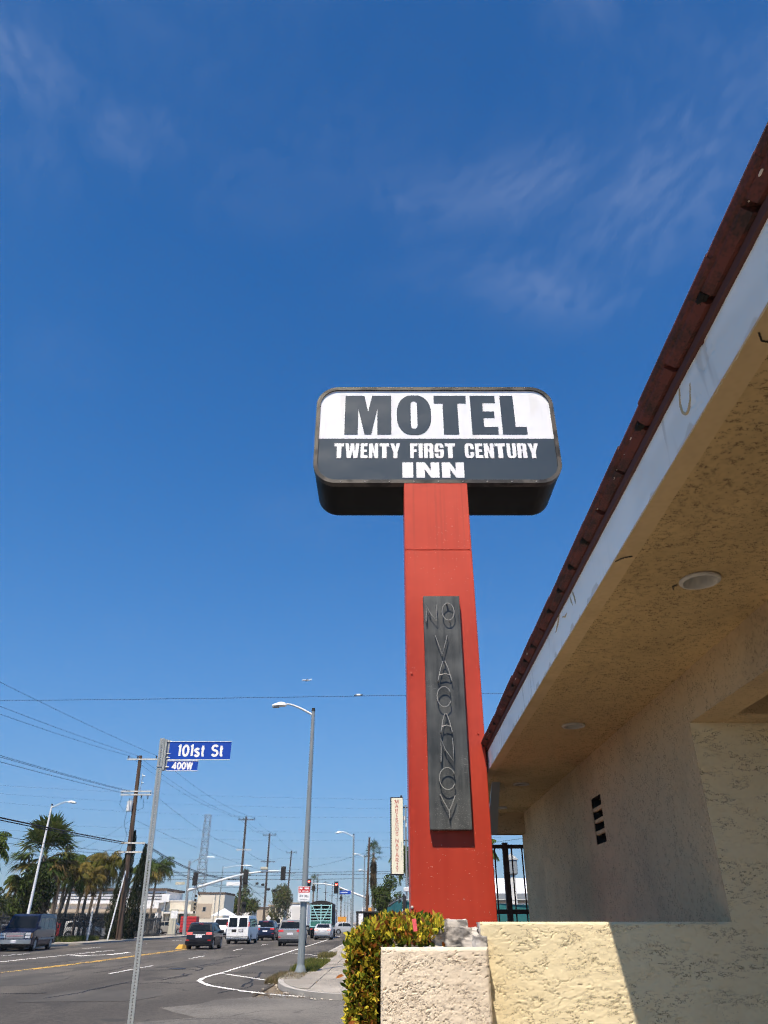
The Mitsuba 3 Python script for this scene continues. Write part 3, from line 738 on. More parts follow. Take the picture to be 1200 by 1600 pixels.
for ch, cx, z0, w, h in NEON:
    ms = []
    for st in ST[ch]:
        p = np.array(st)
        ms.append(tube(np.c_[cx - w / 2 + w * p[:, 0], np.full(len(p), SY - .142), z0 + h * p[:, 1]], .0047, 7))
    q = np.array(ST[ch][0])
    for u, v in (q[0], q[-1], q[len(q) // 2]):
        ms.append(cyl((cx - w / 2 + w * u, SY - .142, z0 + h * v), (cx - w / 2 + w * u, SY - .095, z0 + h * v), .005, n=6))
    part(pan, 'neon_letter', cat(ms), 'neon_glass', 50)

# ------------------------------------------------------------------ street name sign in front of the road
ss = thing('street_name_sign', 'perforated steel post with two blue street name blades, near side of the road', 'street sign')
SYY = 8.0
pa, pbt = np.array([-2.30, SYY, 0.0]), np.array([-2.432, SYY, 3.345])
Lp = np.linalg.norm(pbt - pa)
sq = m3.Manifold.cube([.052, .052, Lp], True).translate([0, 0, Lp / 2]) - m3.Manifold.cube([.046, .046, Lp + .1], True).translate([0, 0, Lp / 2])
holes = []
for z in np.arange(0.35, Lp - .02, 0.0254):
    holes.append(m3.Manifold.cylinder(.2, .0076, .0076, 8, True).rotate([90, 0, 0]).translate([0, 0, z]))
    holes.append(m3.Manifold.cylinder(.2, .0076, .0076, 8, True).rotate([0, 90, 0]).translate([0, 0, z]))
sq = sq - m3.Manifold.batch_boolean(holes, m3.OpType.Add)
mm = sq.to_mesh()
post = trimesh.Trimesh(mm.vert_properties[:, :3], mm.tri_verts, process=False)
tilt = math.degrees(math.atan2(pbt[0] - pa[0], Lp))


def lean(m): return move(rot(rot(m, 12), tilt, (0, 1, 0)), *pa)


part(ss, 'post', lean(post), 'galvanised')
zt = Lp
sl = part(ss, 'bracket', lean(cat(box(.030, .052, -.034, .034, zt - .33, zt - .012), box(.052, .082, -.006, .006, zt - .33, zt - .012), box(-.03, .03, -.033, -.0285, zt - .30, zt - .29))), 'galvanised')
for q in (.03, .16, .20, .30):
    part(sl, 'bolt', lean(cyl((.052, -.012, zt - q), (.10, -.012, zt - q), .007, n=8)), 'grey_metal')


def strokes(paths, w, h, x0, z0, r):
    return unary_union([LineString([(x0 + w * a, z0 + h * b) for a, b in p]).buffer(r, cap_style=2, join_style=1) for p in paths])


def arcp(cx, cy, rx, ry, a0, a1, n=12): return [(cx + rx * math.cos(a), cy + ry * math.sin(a)) for a in np.linspace(math.radians(a0), math.radians(a1), n)]


HG = {'1': (.30, [[(.1, .82), (.62, .98), (.62, 0)]]), '0': (.62, [arcp(.5, .5, .42, .46, 90, 452, 24)]),
      's': (.46, [arcp(.5, .53, .42, .13, 20, 250, 8) + arcp(.5, .17, .42, .17, 80, -170, 10)]),
      't': (.36, [[(.45, .95), (.45, .2), (.55, .06), (.95, .05)], [(.05, .66), (.95, .66)]]),
      'S': (.62, [arcp(.5, .74, .42, .22, 25, 265, 12) + arcp(.5, .27, .44, .24, 85, -160, 12)]), ' ': (.42, []),
      '4': (.64, [[(.72, 0), (.72, .96), (.05, .26), (1, .26)]]), 'W': (.92, [[(.04, 1), (.26, .02), (.5, .95), (.74, .02), (.96, 1)]])}


def road_text(s, h, x0, z0, width, r):
    adv = sum(HG[c][0] for c in s) + .17 * (len(s) - 1); k = width / adv; x = x0; out = []
    for c in s:
        w, p = HG[c]
        if p: out.append(strokes(p, w * k, h, x, z0, r))
        x += (w + .17) * k
    return unary_union(out)


def blade(lo, hi, x1, txt, tx0, tw, th, r):
    z0, z1 = lo, hi
    x0 = -2.345
    b = part(ss, 'blade', box(x0, x1, SYY + .005, SYY + .009, z0, z1), 'sign_blue')
    part(b, 'edge_rail', cat(box(x0, x1 + .004, SYY + .001, SYY + .013, z1, z1 + .007), box(x0, x1 + .004, SYY + .001, SYY + .013, z0 - .007, z0)), 'white_metal')
    part(b, 'lettering', face_text(road_text(txt, th, tx0, z0 + (z1 - z0 - th) / 2, tw, r), SYY + .005, .0015), 'white_vinyl')
    return b


blade(3.131, 3.312, -1.672, '101st St', -2.245, 0.49, .115, .0125)
blade(3.015, 3.110, -2.012, '400W', -2.285, 0.215, .068, .0085)

# ------------------------------------------------------------------ hedge
hedge = thing('hedge', 'clipped leafy hedge turning yellow, orange and green beside the beige wall stub', 'hedge')


def leaf(L, W, fold=.25, curl=.15):
    """small pointed oval leaf, folded on its midrib"""
    t = np.array([0, .22, .5, .78, 1.0]); w = np.array([.12, .8, 1, .62, .02]) * W / 2
    mid = np.c_[np.zeros(5), t * L, -curl * L * t ** 2]
    l = mid + np.c_[-w, np.zeros(5), fold * w]; r = mid + np.c_[w, np.zeros(5), fold * w]
    v = np.vstack([mid, l, r]); f = []
    for i in range(4):
        f += [[i, i + 1, 6 + i], [i, 6 + i, 5 + i], [i, 10 + i, 11 + i], [i, 11 + i, i + 1]]
    return v, np.array(f)


LEAFCOL = np.array([(0.66, 0.56, 0.06), (0.52, 0.47, 0.05), (0.32, 0.34, 0.04), (0.115, 0.17, 0.022), (0.06, 0.10, 0.018), (0.46, 0.22, 0.035), (0.34, 0.115, 0.03), (0.20, 0.085, 0.035), (0.50, 0.33, 0.06)])
lw_ = np.array([.22, .17, .14, .12, .08, .08, .07, .05, .07])


def hedge_surface(u, rs):
    """points on the clipped surface: front (towards -y), left side, top; rounded left-top edge"""
    pos, nor = [], []
    for k in range(u):
        r = rs.random()
        if r < .34:
            p = np.array([-.185 + .30 * rs.random() if rs.random() < .8 else .30 * rs.random(), 4.22 + .06 * rs.random(), .95 + .66 * rs.random()]); n = np.array([0, -1, .15])
        elif r < .58:
            p = np.array([-.195, 4.25 + 2.5 * rs.random() ** 1.5, .95 + .66 * rs.random()]); n = np.array([-1, -.2, .2])
        else:
            p = np.array([-.185 + .505 * rs.random(), 4.22 + 2.6 * rs.random() ** 1.4, 1.625]); n = np.array([0, -.25, 1])
        # the top dips towards the street
        top = 1.632 - 0.10 * np.clip((.02 - p[0]) / .22, 0, 1) ** 1.5 - .05 * np.clip((4.5 - p[1]) / .3, 0, 1)
        bulge = .035 * (meshkit.noise(p[None] * 6)[0] - .5)
        p[2] = min(p[2], top)
        if p[0] > -.035 and p[1] < 4.5 and p[2] < 1.56: p[0] = -.04 - .14 * rs.random()
        if p[0] > -.04 and p[1] < 4.42: p[1] = 4.42 + .2 * rs.random()
        pos.append(p + n * bulge); nor.append(n)
    return np.array(pos), np.array(nor)


lr = np.random.default_rng(11)


def leaf_frames(P, N, rs):
    d = N + .8 * rs.standard_normal(P.shape) + np.array([0, 0, .35]); d /= np.linalg.norm(d, axis=1, keepdims=True)
    a = np.cross(d, rs.standard_normal(P.shape)); a /= np.linalg.norm(a, axis=1, keepdims=True)
    return np.stack([a, d, np.cross(a, d)], -1)


def leaf_mass(P, N, rs, L0, L1, colors, weights, depth=0.0):
    vs, fs, cs = [], [], []
    R = leaf_frames(P, N, rs); base = 0
    ci = rs.choice(len(colors), len(P), p=weights / weights.sum())
    for k in range(len(P)):
        L = L0 + (L1 - L0) * rs.random()
        v, f = leaf(L, L * (.42 + .14 * rs.random()), .1 + .5 * rs.random(), .3 * rs.random())
        c = colors[ci[k]] * (.75 + .5 * rs.random())
        p = P[k] - N[k] * depth * rs.random() ** .7
        vs.append(v @ R[k].T + p); fs.append(f + base); cs.append(np.tile(c, (len(v), 1))); base += len(v)
    return np.vstack(vs), np.vstack(fs), np.vstack(cs)


hp, hn = hedge_surface(9000, lr)
v, f, c = leaf_mass(hp, hn, lr, .020, .041, LEAFCOL, lw_, .08)
k = part(hedge, 'leaf_mass', (v, f), 'waxy_leaf', False, c); labels[k] = {'kind': 'stuff'}
hp, hn = hedge_surface(2600, lr)
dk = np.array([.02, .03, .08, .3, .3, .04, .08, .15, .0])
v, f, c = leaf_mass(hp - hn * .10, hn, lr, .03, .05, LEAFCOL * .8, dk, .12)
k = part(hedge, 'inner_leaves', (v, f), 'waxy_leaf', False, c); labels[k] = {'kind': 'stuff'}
hp, hn = hedge_surface(280, lr)
R = leaf_frames(hp, hn, lr)
bank = []
for c in LEAFCOL:
    v, f = leaf(.036, .017, .3, .2); bank.append(mikit.ply((v, f), 'waxy_leaf', False, color=np.tile(c, (len(v), 1))))
for i in range(len(hp)):
    M = np.eye(4); M[:3, :3] = R[i] * (.75 + .5 * lr.random()); M[:3, 3] = hp[i] + hn[i] * .006
    scene[num(hedge + '__leaf')] = {**bank[lr.choice(9, p=lw_ / lw_.sum())], 'to_world': T(M.tolist())}
tw = []
for i in range(160):
    x, y = -.06 + .30 * lr.random(), 4.55 + 2.1 * lr.random(); z = .4 + .5 * lr.random()
    tw.append(tube([(x, y, z), (x + .02 * lr.standard_normal(), y + .02 * lr.standard_normal(), z + .4), (x + .035 * lr.standard_normal(), y + .04 * lr.standard_normal(), min(1.56, z + .75))], [.006, .004, .002], 4))
tw = cat(tw)
part(hedge, 'stems', tw, 'twig'); labels[hedge + '__stems'] = {'kind': 'stuff'}
sh = rbox(-.10, .26, 4.42, 6.7, .1, 1.48, .08)
part(hedge, 'dense_inner_growth', sh, 'twig')
tg = thing('red_tag', 'small pinkish red plastic tag caught among the hedge leaves', 'tag')
put(tg, hullm([(.150, 4.40, 1.615), (.172, 4.40, 1.618), (.178, 4.395, 1.560), (.158, 4.395, 1.557), (.150, 4.41, 1.615), (.178, 4.405, 1.560)]), 'red_plastic')
# ------------------------------------------------------------------ lamps, poles, wires
def street_lamp(x, y, h, arm, label, group='street lamps along the road', base=True, sides=14, r0=.125, paint='lamp_pole_paint'):
    """tapered pole, curved arm reaching arm metres in x, cobra head"""
    k = thing('street_lamp', label, 'street lamp', group)
    part(k, 'pole', cat(cyl((x, y, 0.1), (x, y, h - .25), r0, r0 * .52, sides)), paint, 40)
    s = 1 if arm > 0 else -1
    t = np.linspace(0, 1, 12)
    ax = x + arm * .68 * np.sin(t * np.pi / 2); az = h - .42 + .42 * np.sin(t * np.pi / 2) ** 1.0 * (1.55 - .55 * t)
    part(k, 'arm', tube(np.c_[ax, np.full(12, y), az], np.linspace(.045, .032, 12), 8), 'white_metal', True)
    hx, hz = ax[-1], az[-1]
    L = abs(arm) * .36
    sec = []
    for q, w, zt, zb in ((0, .05, .04, -.05), (.12, .10, .09, -.07), (.42, .14, .10, -.07), (.5, .15, .06, -.075), (.82, .13, .03, -.09), (1, .05, -.01, -.07)):
        for yy, zz in ((-w, zb * .6), (-w * .6, zt), (w * .6, zt), (w, zb * .6), (w * .5, zb), (-w * .5, zb)):
            sec.append((hx + s * q * L, y + yy, hz + zz))
    a = hullm(sec[:24]); b = hullm(sec[12:])
    hd = part(k, 'lamp_head', cat(a, b), 'white_metal', 35)
    part(hd, 'lens', hullm([(hx + s * q * L, y + yy, hz - z) for q in (.5, .95) for yy in (-.09, .09) for z in (.07, .105)]), 'grey_metal')
    part(k, 'cap', cat(cyl((x, y, h - .25), (x, y, h - .2), r0 * .62, n=10), cyl((x, y, h - .2), (x, y, h - .14), r0 * .5, n=10)), 'dark_metal')
    part(k, 'base', cat(cyl((x, y, .1), (x, y, .16), r0 * 1.7, n=10), cyl((x, y, .16), (x, y, .34), r0 * 1.5, r0 * 1.08, 12)), paint, 40)
    return k


lamp = street_lamp(-2.82, 28.5, 9.15, -1.6, 'tall grey street lamp on the pavement corner with a parking sign on its pole')
street_lamp(-2.84, 73, 8.95, -1.65, 'second grey street lamp on the right pavement, between the stake truck and the red pole', r0=.11)
street_lamp(-2.4, 97, 8.9, -1.5, 'third street lamp on the right pavement beside the brown wooden pole', sides=8, r0=.10)
street_lamp(-2.6, 128, 8.9, -1.5, 'farthest street lamp on the right pavement behind the others', sides=8, r0=.10)
street_lamp(-25.3, 58, 9.55, 1.75, 'pale street lamp rising behind the dark blue van in front of the big palm', r0=.12, paint='white_metal')
street_lamp(-25.2, 124, 9.3, 4.4, 'far left street lamp behind the traffic signal arm', sides=8, r0=.10)

ns = thing('parking_sign', 'red and white parking restriction sign strapped to the nearest street lamp pole', 'parking sign')
y = 28.5 - .19
part(ns, 'panel', rbox(-3.02, -2.60, y - .008, y + .004, 2.23, 2.70, .004), 'white_vinyl')
part(ns, 'red_field', box(-3.01, -2.61, y - .011, y - .008, 2.50, 2.69), 'sign_red')
lt = [sbox(-2.98, 2.61, -2.87, 2.66), sbox(-2.80, 2.61, -2.645, 2.66), sbox(-2.98, 2.53, -2.93, 2.57), sbox(-2.87, 2.53, -2.80, 2.57), sbox(-2.76, 2.53, -2.66, 2.56)]
part(ns, 'white_lettering', face_text(unary_union(lt), y - .011, .002), 'white_vinyl')
part(ns, 'grey_lettering', face_text(unary_union([sbox(-2.96, 2.37, -2.90, 2.44), sbox(-2.88, 2.37, -2.84, 2.43), sbox(-2.79, 2.36, -2.70, 2.43), sbox(-2.69, 2.35, -2.65, 2.41), sbox(-2.95, 2.27, -2.68, 2.295)]), y - .008, .002), 'letter_grey')
part(ns, 'strap', cat(cyl((-2.82, 28.5, 2.55), (-2.82, 28.5, 2.59), .128, n=14), cyl((-2.82, 28.5, 2.2), (-2.82, 28.5, 2.24), .13, n=14)), 'grey_metal')


def insulator(x, y, z, h=.28):
    return cat(cyl((x, y, z), (x, y, z + h), .035, n=6), cyl((x, y, z + h * .35), (x, y, z + h * .9), .085, .06, 8))


def utility_pole(base, top, arms, label, r0=.17, near=False, group='wooden utility poles', wood='far_pole_wood'):
    k = thing('utility_pole', label, 'utility pole', group)
    b, t = np.array(base, float), np.array(top, float)
    part(k, 'pole', cyl(b, t, r0, r0 * .62, 12 if near else 8), wood, 40)
    for (x0, x1, z, pins, col) in arms:
        cy = b[1] + (t[1] - b[1]) * z / t[2]
        cx = b[0] + (t[0] - b[0]) * z / t[2]
        a = part(k, 'crossarm', box(x0, x1, cy - .24, cy - .12, z - .07, z + .07), col)
        for p in pins:
            part(a, 'insulator', insulator(p, cy - .18, z + .07, .34 if near else .3), 'dark_metal')
    return k


p1 = utility_pole((-25.95, 81, 0), (-26.78, 81, 17.45), [(-28.08, -24.78, 17.04, (-27.98, -27.0, -24.95), 'crossarm_wood'), (-28.2, -24.87, 13.74, (), 'crossarm_wood')],
                  'large wooden utility pole with pale crossarms and a grey transformer between the two cypresses', r0=.30, near=True, wood='pole_wood')
part(p1, 'crossarm', box(-28.14, -24.84, 80.74, 80.88, 13.34, 13.48), 'crossarm_wood')
for x in (-25.9, -25.2):
    part(p1, 'insulator', cyl((x, 80.8, 13.34), (x, 80.8, 12.95), .07, .045, 7), 'dark_metal')
part(p1, 'brace', cat(box(-28.05, -28.0, 80.78, 80.84, 13.4, 13.74), box(-25.0, -24.95, 80.78, 80.84, 13.4, 13.74)), 'dark_metal')
tr = part(p1, 'transformer', cat(cyl((-26.93, 80.62, 11.75), (-26.93, 80.62, 12.75), .30, .30, 14)), 'white_metal', 40)
part(tr, 'bushing', cat(cyl((-27.05, 80.6, 12.75), (-27.05, 80.6, 13.0), .05, n=6), cyl((-26.8, 80.6, 12.75), (-26.8, 80.6, 13.0), .05, n=6)), 'grey_metal')
part(p1, 'riser_bracket', cat(tube([(-26.2, 80.7, 15.5), (-26.05, 80.65, 15.4), (-26.1, 80.65, 13.8)], .035, 5), cyl((-26.1, 80.65, 15.3), (-25.8, 80.65, 15.25), .05, n=6), cyl((-26.1, 80.65, 14.6), (-25.85, 80.65, 14.55), .05, n=6)), 'grey_metal')
for z, x0, x1 in ((8.7, -27.2, -24.7), (7.85, -27.3, -24.85)):
    part(p1, 'cable_arm', box(x0, x1, 80.66, 80.78, z - .08, z + .08), 'crossarm_wood')
part(p1, 'drop_loop', cat(tube([(-27.9, 80.6, 13.3), (-28.0, 80.6, 12.4), (-27.4, 80.6, 11.7), (-27.0, 80.6, 12.9)], .02, 4), tube([(-25.6, 80.6, 12.95), (-25.4, 80.6, 12.1), (-26.0, 80.6, 11.8), (-26.6, 80.6, 12.1)], .02, 4), tube([(-27.1, 80.6, 11.75), (-27.2, 80.6, 10.6), (-26.7, 80.6, 9.4)], .02, 4)), 'cable')
gw = part(p1, 'guy_guard', cat(cyl((-26.45, 79.2, 0.1), (-26.15, 80.4, 6.1), .075, n=8)), 'white_metal', True)
g2 = part(p1, 'guy_guard', cyl((-27.1, 75.6, .15), (-27.5, 76.8, 2.75), .085, n=8), 'crossarm_wood', True)
part(p1, 'guy_wire', cat(tube([(-27.5, 76.8, 2.7), (-26.6, 80.7, 9.8)], .016, 4), tube([(-26.15, 80.4, 6.1), (-26.3, 80.7, 8.6)], .016, 4)), 'cable')

PX = -25.3
p2 = utility_pole((-25.0, 140, 0), (-25.15, 140, 18.3), [(-26.5, -23.5, 17.75, (-26.4, -25.6, -23.6), 'far_pole_wood'), (-26.4, -23.7, 12.8, (), 'crossarm_wood')], 'dark wooden pole with a wide top crossarm just beyond the signal arm', r0=.26)
p3 = utility_pole((-25.3, 172, 0), (-25.35, 172, 18.7), [(-26.8, -23.9, 18.3, (-26.7, -25.35, -24.0), 'far_pole_wood'), (-26.9, -23.6, 13.0, (), 'far_pole_wood')], 'dark wooden pole topped by three insulators, third in the left row', r0=.26)
utility_pole((-26.2, 217, 0), (-25.6, 217, 18.7), [(-27.0, -24.1, 18.2, (-26.9, -24.2), 'far_pole_wood'), (-26.9, -24.2, 13.2, (), 'far_pole_wood')], 'slightly leaning wooden pole behind the nearest street lamp, fourth in the left row', r0=.26)
for i, y in enumerate(np.arange(262, 640, 44)):
    utility_pole((PX, y, 0), (PX - .1, y, 18.2 - .5 * (i % 3)), [(PX - 1.5, PX + 1.3, 17.6 - .5 * (i % 3), (), 'far_pole_wood'), (PX - 1.4, PX + 1.2, 12.8, (), 'far_pole_wood')], 'thin distant utility pole far down the left row', r0=.22, group='distant poles down the street')
utility_pole((-2.1, 95, 0), (-1.78, 95, 10.6), [], 'brown wooden pole without crossarms in front of the tall skirted palm', r0=.17, wood='pole_wood')
utility_pole((-40.5, 100, 0), (-40.5, 100, 10.2), [(-41.4, -39.6, 9.7, (), 'far_pole_wood'), (-41.2, -39.8, 9.1, (), 'far_pole_wood')], 'short dark wooden pole between the big fan palm and the queen palms', r0=.18)

WG = {}


def wire(label, group, p0, p1, s=.4, r=.014, n=14):
    k = thing('overhead_wire', label, 'wire', group)
    put(k, tube(sag(p0, p1, s, n), r, 4), 'cable')
    return k


g = 'wires along the left pole row'
for i, (xa, xb) in enumerate(((-27.98, -26.4), (-27.0, -25.6), (-24.95, -23.6))):
    wire('thin wire from the top crossarm of the large pole to the next left pole', g + ' beyond the large pole', (xa, 80.8, 17.42), (xb, 139.8, 18.1), .9, .016)
for xa, xb in ((-26.4, -26.7), (-25.6, -25.35), (-23.6, -24.0)):
    wire('thin wire between the top crossarms of the second and third left row poles', g + ' second span', (xa, 139.8, 18.1), (xb, 171.8, 18.6), .6, .018)
for xa, xb in ((-26.7, -26.9), (-24.0, -24.2)):
    wire('thin wire between the top crossarms of the third and fourth left row poles', g + ' third span', (xa, 171.8, 18.6), (xb, 216.8, 18.5), .8, .02)
for (xa, za), (xb, zb) in (((-24.95, 17.42), (-24.75, 14.83)), ((-27.0, 17.42), (-24.35, 13.1)), ((-27.98, 17.40), (-24.2, 12.55))):
    wire('thin wire sloping down from upper left to the top crossarm of the large pole', 'top wires of the large pole towards the camera', (xa, 80.8, za), (xb, 36, zb - .3), .15, .013)
for (za, x1, z1), lb in zip(((13.78, -23.35, 10.0), (13.70, -23.30, 9.9), (13.45, -23.2, 9.6)), ('upper of a close pair', 'lower of a close pair', 'lowest of three')):
    wire('wire from the left edge to the large pole double crossarms, ' + lb, 'middle wires of the large pole towards the camera', (-27.2, 80.8, za), (x1, 38, z1), .1, .015)
for xa, za, x1, z1, r, lb in ((-26.9, 8.78, -22.0, 6.62, .045, 'thick dark cable crossing the fan palm, the upper and thicker of the pair'), (-26.9, 8.62, -22.0, 6.50, .03, 'dark cable hanging just under the thick one across the fan palm')):
    wire(lb, 'thick cables at the left', (xa, 80.7, za), (x1, 36, z1), .08, r)
for za, z1, lb in ((7.93, 5.85, 'thin cable below the thick ones, the upper of two'), (7.75, 5.45, 'lowest thin cable in front of the queen palms')):
    wire(lb, 'lower cables at the left', (-27.1, 80.7, za), (-21.9, 36, z1), .3, .014)
for za, xb, zb, r, lb in ((8.78, -25.2, 8.35, .05, 'thick topmost'), (8.62, -25.1, 8.2, .035, 'second from top'), (7.9, -25.1, 7.2, .025, 'third from top'), (7.8, -25.0, 6.9, .025, 'lowest')):
    wire(lb + ' cable between the large pole and the pole beyond the signal', 'communication cables on the left row', (-25.0, 80.8, za), (xb, 139.8, zb), 1.1, r)
for zb in (8.35, 8.15, 7.1):
    wire('communication cable between the second and third left row poles', 'communication cables, next span', (-25.1, 139.9, zb), (-25.3, 171.8, zb), .5, .03)
wire('thin wire from the second crossarm of the large pole to the next pole', None, (-25.0, 80.8, 13.75), (-25.0, 139.8, 12.85), .9, .018)
wire('thin wire from the second crossarm of the next pole onward to the third pole', None, (-24.9, 140, 12.85), (-24.9, 172, 13.1), .5, .018)
sw = wire('lone wire crossing the whole sky above the street lamp head', None, (-26, 34, 10.75), (6.0, 34, 11.16), .06, .010, 24)
sp = thing('wire_marker', 'small white cylinder clamped on the lone wire above the street lamp', 'wire marker')
part(sp, 'body', cyl((-1.33, 34, 11.075), (-1.13, 34, 11.075), .055, n=12), 'white_metal', 40)
part(sp, 'clamp', cat(cyl((-1.43, 34, 11.06), (-1.33, 34, 11.07), .018, .035, 8), cyl((-1.13, 34, 11.075), (-1.0, 34, 11.08), .035, .018, 8)), 'dark_metal')
for i, (zl, zr, s) in enumerate(((7.95, 8.35, .12), (7.62, 8.02, .12), (7.2, 7.55, .25))):
    wire('dark cable crossing the street behind the signal arms', 'dark cables across the intersection', (-42, 116, zl), (14, 116, zr), s + .15, .028, 20)
for i, (zl, zr) in enumerate(((21.2, 18.2), (20.5, 17.5), (19.6, 16.7), (16.6, 14.6), (15.8, 13.9), (12.5, 12.3))):
    wire('faint thin wire crossing the low sky from side to side', 'faint wires crossing the low sky', (-75, 118 + 3 * i, zl), (20, 118 + 3 * i, zr), 1.0 + .3 * (i % 3), .009, 24)
for z0, z1 in ((6.0, 11.0), (5.2, 9.0)):
    wire('service wire rising from the left lot to the large pole', 'service wires at the left', (-40.3, 99.8, z0 + 3.2), (-26.5, 80.8, z1), .5, .013)
wire('service wire dropping right from the large pole past the sign post', None, (-26.4, 80.8, 11.0), (-14.5, 142, 8.4), .9, .014)
for zb in (7.4, 6.6):
    wire('service wire dropping from the second left row pole to the trees', 'service wires of the second pole', (-25.0, 140, zb + .9), (-27.5, 205, zb - 2.2), .4, .03)
wire('wire from the right lamps leftwards to the wooden poles', None, (-2.4, 97, 9.0), (-25.3, 172, 11.5), .8, .016)
wire('wire from the brown pole rightwards behind the vertical restaurant sign', None, (-1.8, 95, 9.6), (12, 60, 7.4), .5, .013)
for i in range(4):
    sb = thing('wire_fitting', 'dark lump hanging on the wires just right of the left signal head', 'wire fitting', 'dark fittings hanging on the wires')
    put(sb, rubble(-18.6 + .85 * i, -18.2 + .85 * i, 115.8, 116.2, 6.35 - .38 * i + .2 * (i % 2), 6.6 - .38 * i + .2 * (i % 2), i, .1), 'tarp_black', True)

# ------------------------------------------------------------------ traffic signals
scene['signal_lens_red'] = pb((0.8, 0.06, 0.05), 0.3)


def signal_head(k, x, y, z, facing=-1, lit=False, s=1.0):
    h = part(k, 'signal_head', rbox(x - .19 * s, x + .19 * s, y - .12, y + .12, z - .58 * s, z + .58 * s, .03), 'tarp_black')
    part(h, 'back_plate', box(x - .27 * s, x + .27 * s, y - .02, y + .02, z - .68 * s, z + .68 * s), 'tarp_black')
    if lit:
        for i, dz in enumerate((.37, 0, -.37)):
            yy = y + facing * .14
            c = cyl((x, yy, z + dz * s), (x, yy + facing * .03, z + dz * s), .15 * s, n=14)
            if i == 0:
                part(h, 'lit_red_lens', c, 'signal_lens_red', emitter={'type': 'area', 'radiance': {'type': 'rgb', 'value': [5.0, 0.25, 0.18]}})
            else:
                part(h, 'lens', c, 'dark_metal')
            part(h, 'visor', cyl((x, yy, z + (dz + .13) * s), (x, yy + facing * .22, z + (dz + .10) * s), .10 * s, .12 * s, 10), 'tarp_black')
    return h


sg = thing('traffic_signal', 'grey traffic signal mast with a long arm over the left lanes, seen from behind', 'traffic signal', 'traffic signals')
part(sg, 'pole', cyl((-26.65, 110, .1), (-27.08, 110, 9.0), .24, .14, 14), 'grey_metal', 40)
arm = [(-26.9, 110, 5.35), (-24.3, 110, 6.1), (-21.6, 110, 6.85), (-19.1, 110, 7.42), (-16.4, 110, 7.72), (-13.9, 110, 7.78)]
part(sg, 'mast_arm', tube(arm, np.linspace(.19, .08, 6), 10), 'white_metal', True)
signal_head(sg, -19.05, 109.7, 7.0, s=1.25)
signal_head(sg, -13.9, 109.7, 7.45, s=1.25)
signal_head(sg, -25.95, 109.7, 6.75, s=1.2)
part(sg, 'side_bracket', cat(tube([(-26.6, 110, 7.0), (-25.95, 109.8, 6.4), (-25.0, 109.8, 4.6)], .05, 6)), 'dark_metal')
part(sg, 'camera_box', rbox(-17.1, -16.1, 109.7, 110.3, 7.9, 8.25, .05), 'cabinet_paint')
part(sg, 'name_board', box(-21.6, -19.75, 109.74, 109.77, 5.95, 6.42), 'white_vinyl')
part(sg, 'name_board', box(-28.6, -27.3, 109.74, 109.77, 6.05, 6.4), 'cabinet_paint')
part(sg, 'luminaire_arm', tube([(-27.05, 110, 8.6), (-26.2, 110, 9.1), (-24.6, 110, 9.5)], .05, 6), 'grey_metal', True)
part(sg, 'luminaire', hullm([(-24.7, 109.85, 9.45), (-24.7, 110.15, 9.45), (-24.7, 110, 9.62), (-23.6, 109.9, 9.45), (-23.6, 110.1, 9.45), (-23.7, 110, 9.55)]), 'white_metal')
tb = thing('utility_cabinet', 'tall pale tan utility cabinet at the foot of the left signal mast', 'utility cabinet')
part(tb, 'body', rbox(-27.95, -27.05, 106.5, 107.1, .13, 3.1, .03), 'cabinet_paint')
part(tb, 'base', box(-28.05, -26.95, 106.4, 107.2, .1, .3), 'kerb_concrete')
s2 = thing('traffic_signal', 'traffic signal mast on the right with red lights lit and a blue street name board', 'traffic signal', 'traffic signals')
part(s2, 'pole', cyl((-2.7, 138, .1), (-2.8, 138, 5.6), .2, .15, 12), 'grey_metal', 40)
part(s2, 'mast_arm', tube([(-2.8, 138, 5.1), (-5.4, 138, 6.0), (-8.1, 138, 6.95), (-10.5, 138, 7.35), (-12.9, 138, 7.42)], np.linspace(.17, .07, 5), 10), 'white_metal', True)
signal_head(s2, -8.2, 137.6, 6.75, lit=True, s=1.35)
signal_head(s2, -12.9, 137.6, 7.25, lit=True, s=1.25)
signal_head(s2, -2.85, 137.5, 4.9, lit=True, s=1.2)
nb = part(s2, 'name_board', box(-7.6, -5.7, 137.7, 137.73, 5.75, 6.3), 'sign_blue')
part(nb, 'lettering', face_text(unary_union([sbox(-7.4 + .2 * i, 5.93, -7.27 + .2 * i, 6.1) for i in range(6)]), 137.7, .003), 'white_vinyl')
part(s2, 'orange_board', box(-2.75, -1.55, 137.2, 137.24, 3.0, 3.75), 'sign_orange')
for (x, y, lab) in ((-23.6, 136.5, 'small dark signal on a post in front of the second wooden pole'),):
    q = thing('pedestrian_signal', lab, 'pedestrian signal')
    part(q, 'post', cyl((x, y, .1), (x, y, 4.0), .08, n=8), 'grey_metal')
    part(q, 'signal_box', rbox(x - .35, x + .35, y - .2, y + .2, 2.9, 4.6, .04), 'tarp_black')
    part(q, 'visor', rbox(x - .3, x + .3, y - .5, y - .2, 4.1, 4.5, .04), 'tarp_black')

# ------------------------------------------------------------------ lattice tower and airliner
tw_ = thing('lattice_tower', 'tall grey steel lattice tower in the distance beyond the shops', 'lattice tower')
TX, TY = -73.4, 320


def tower_at(z):
    w = np.interp(z, [0, 12, 26, 40.4], [2.9, 2.0, 1.25, 1.1])
    return [(TX + sx * w, TY + sy * w, z) for sx, sy in ((-1, -1), (1, -1), (1, 1), (-1, 1))]


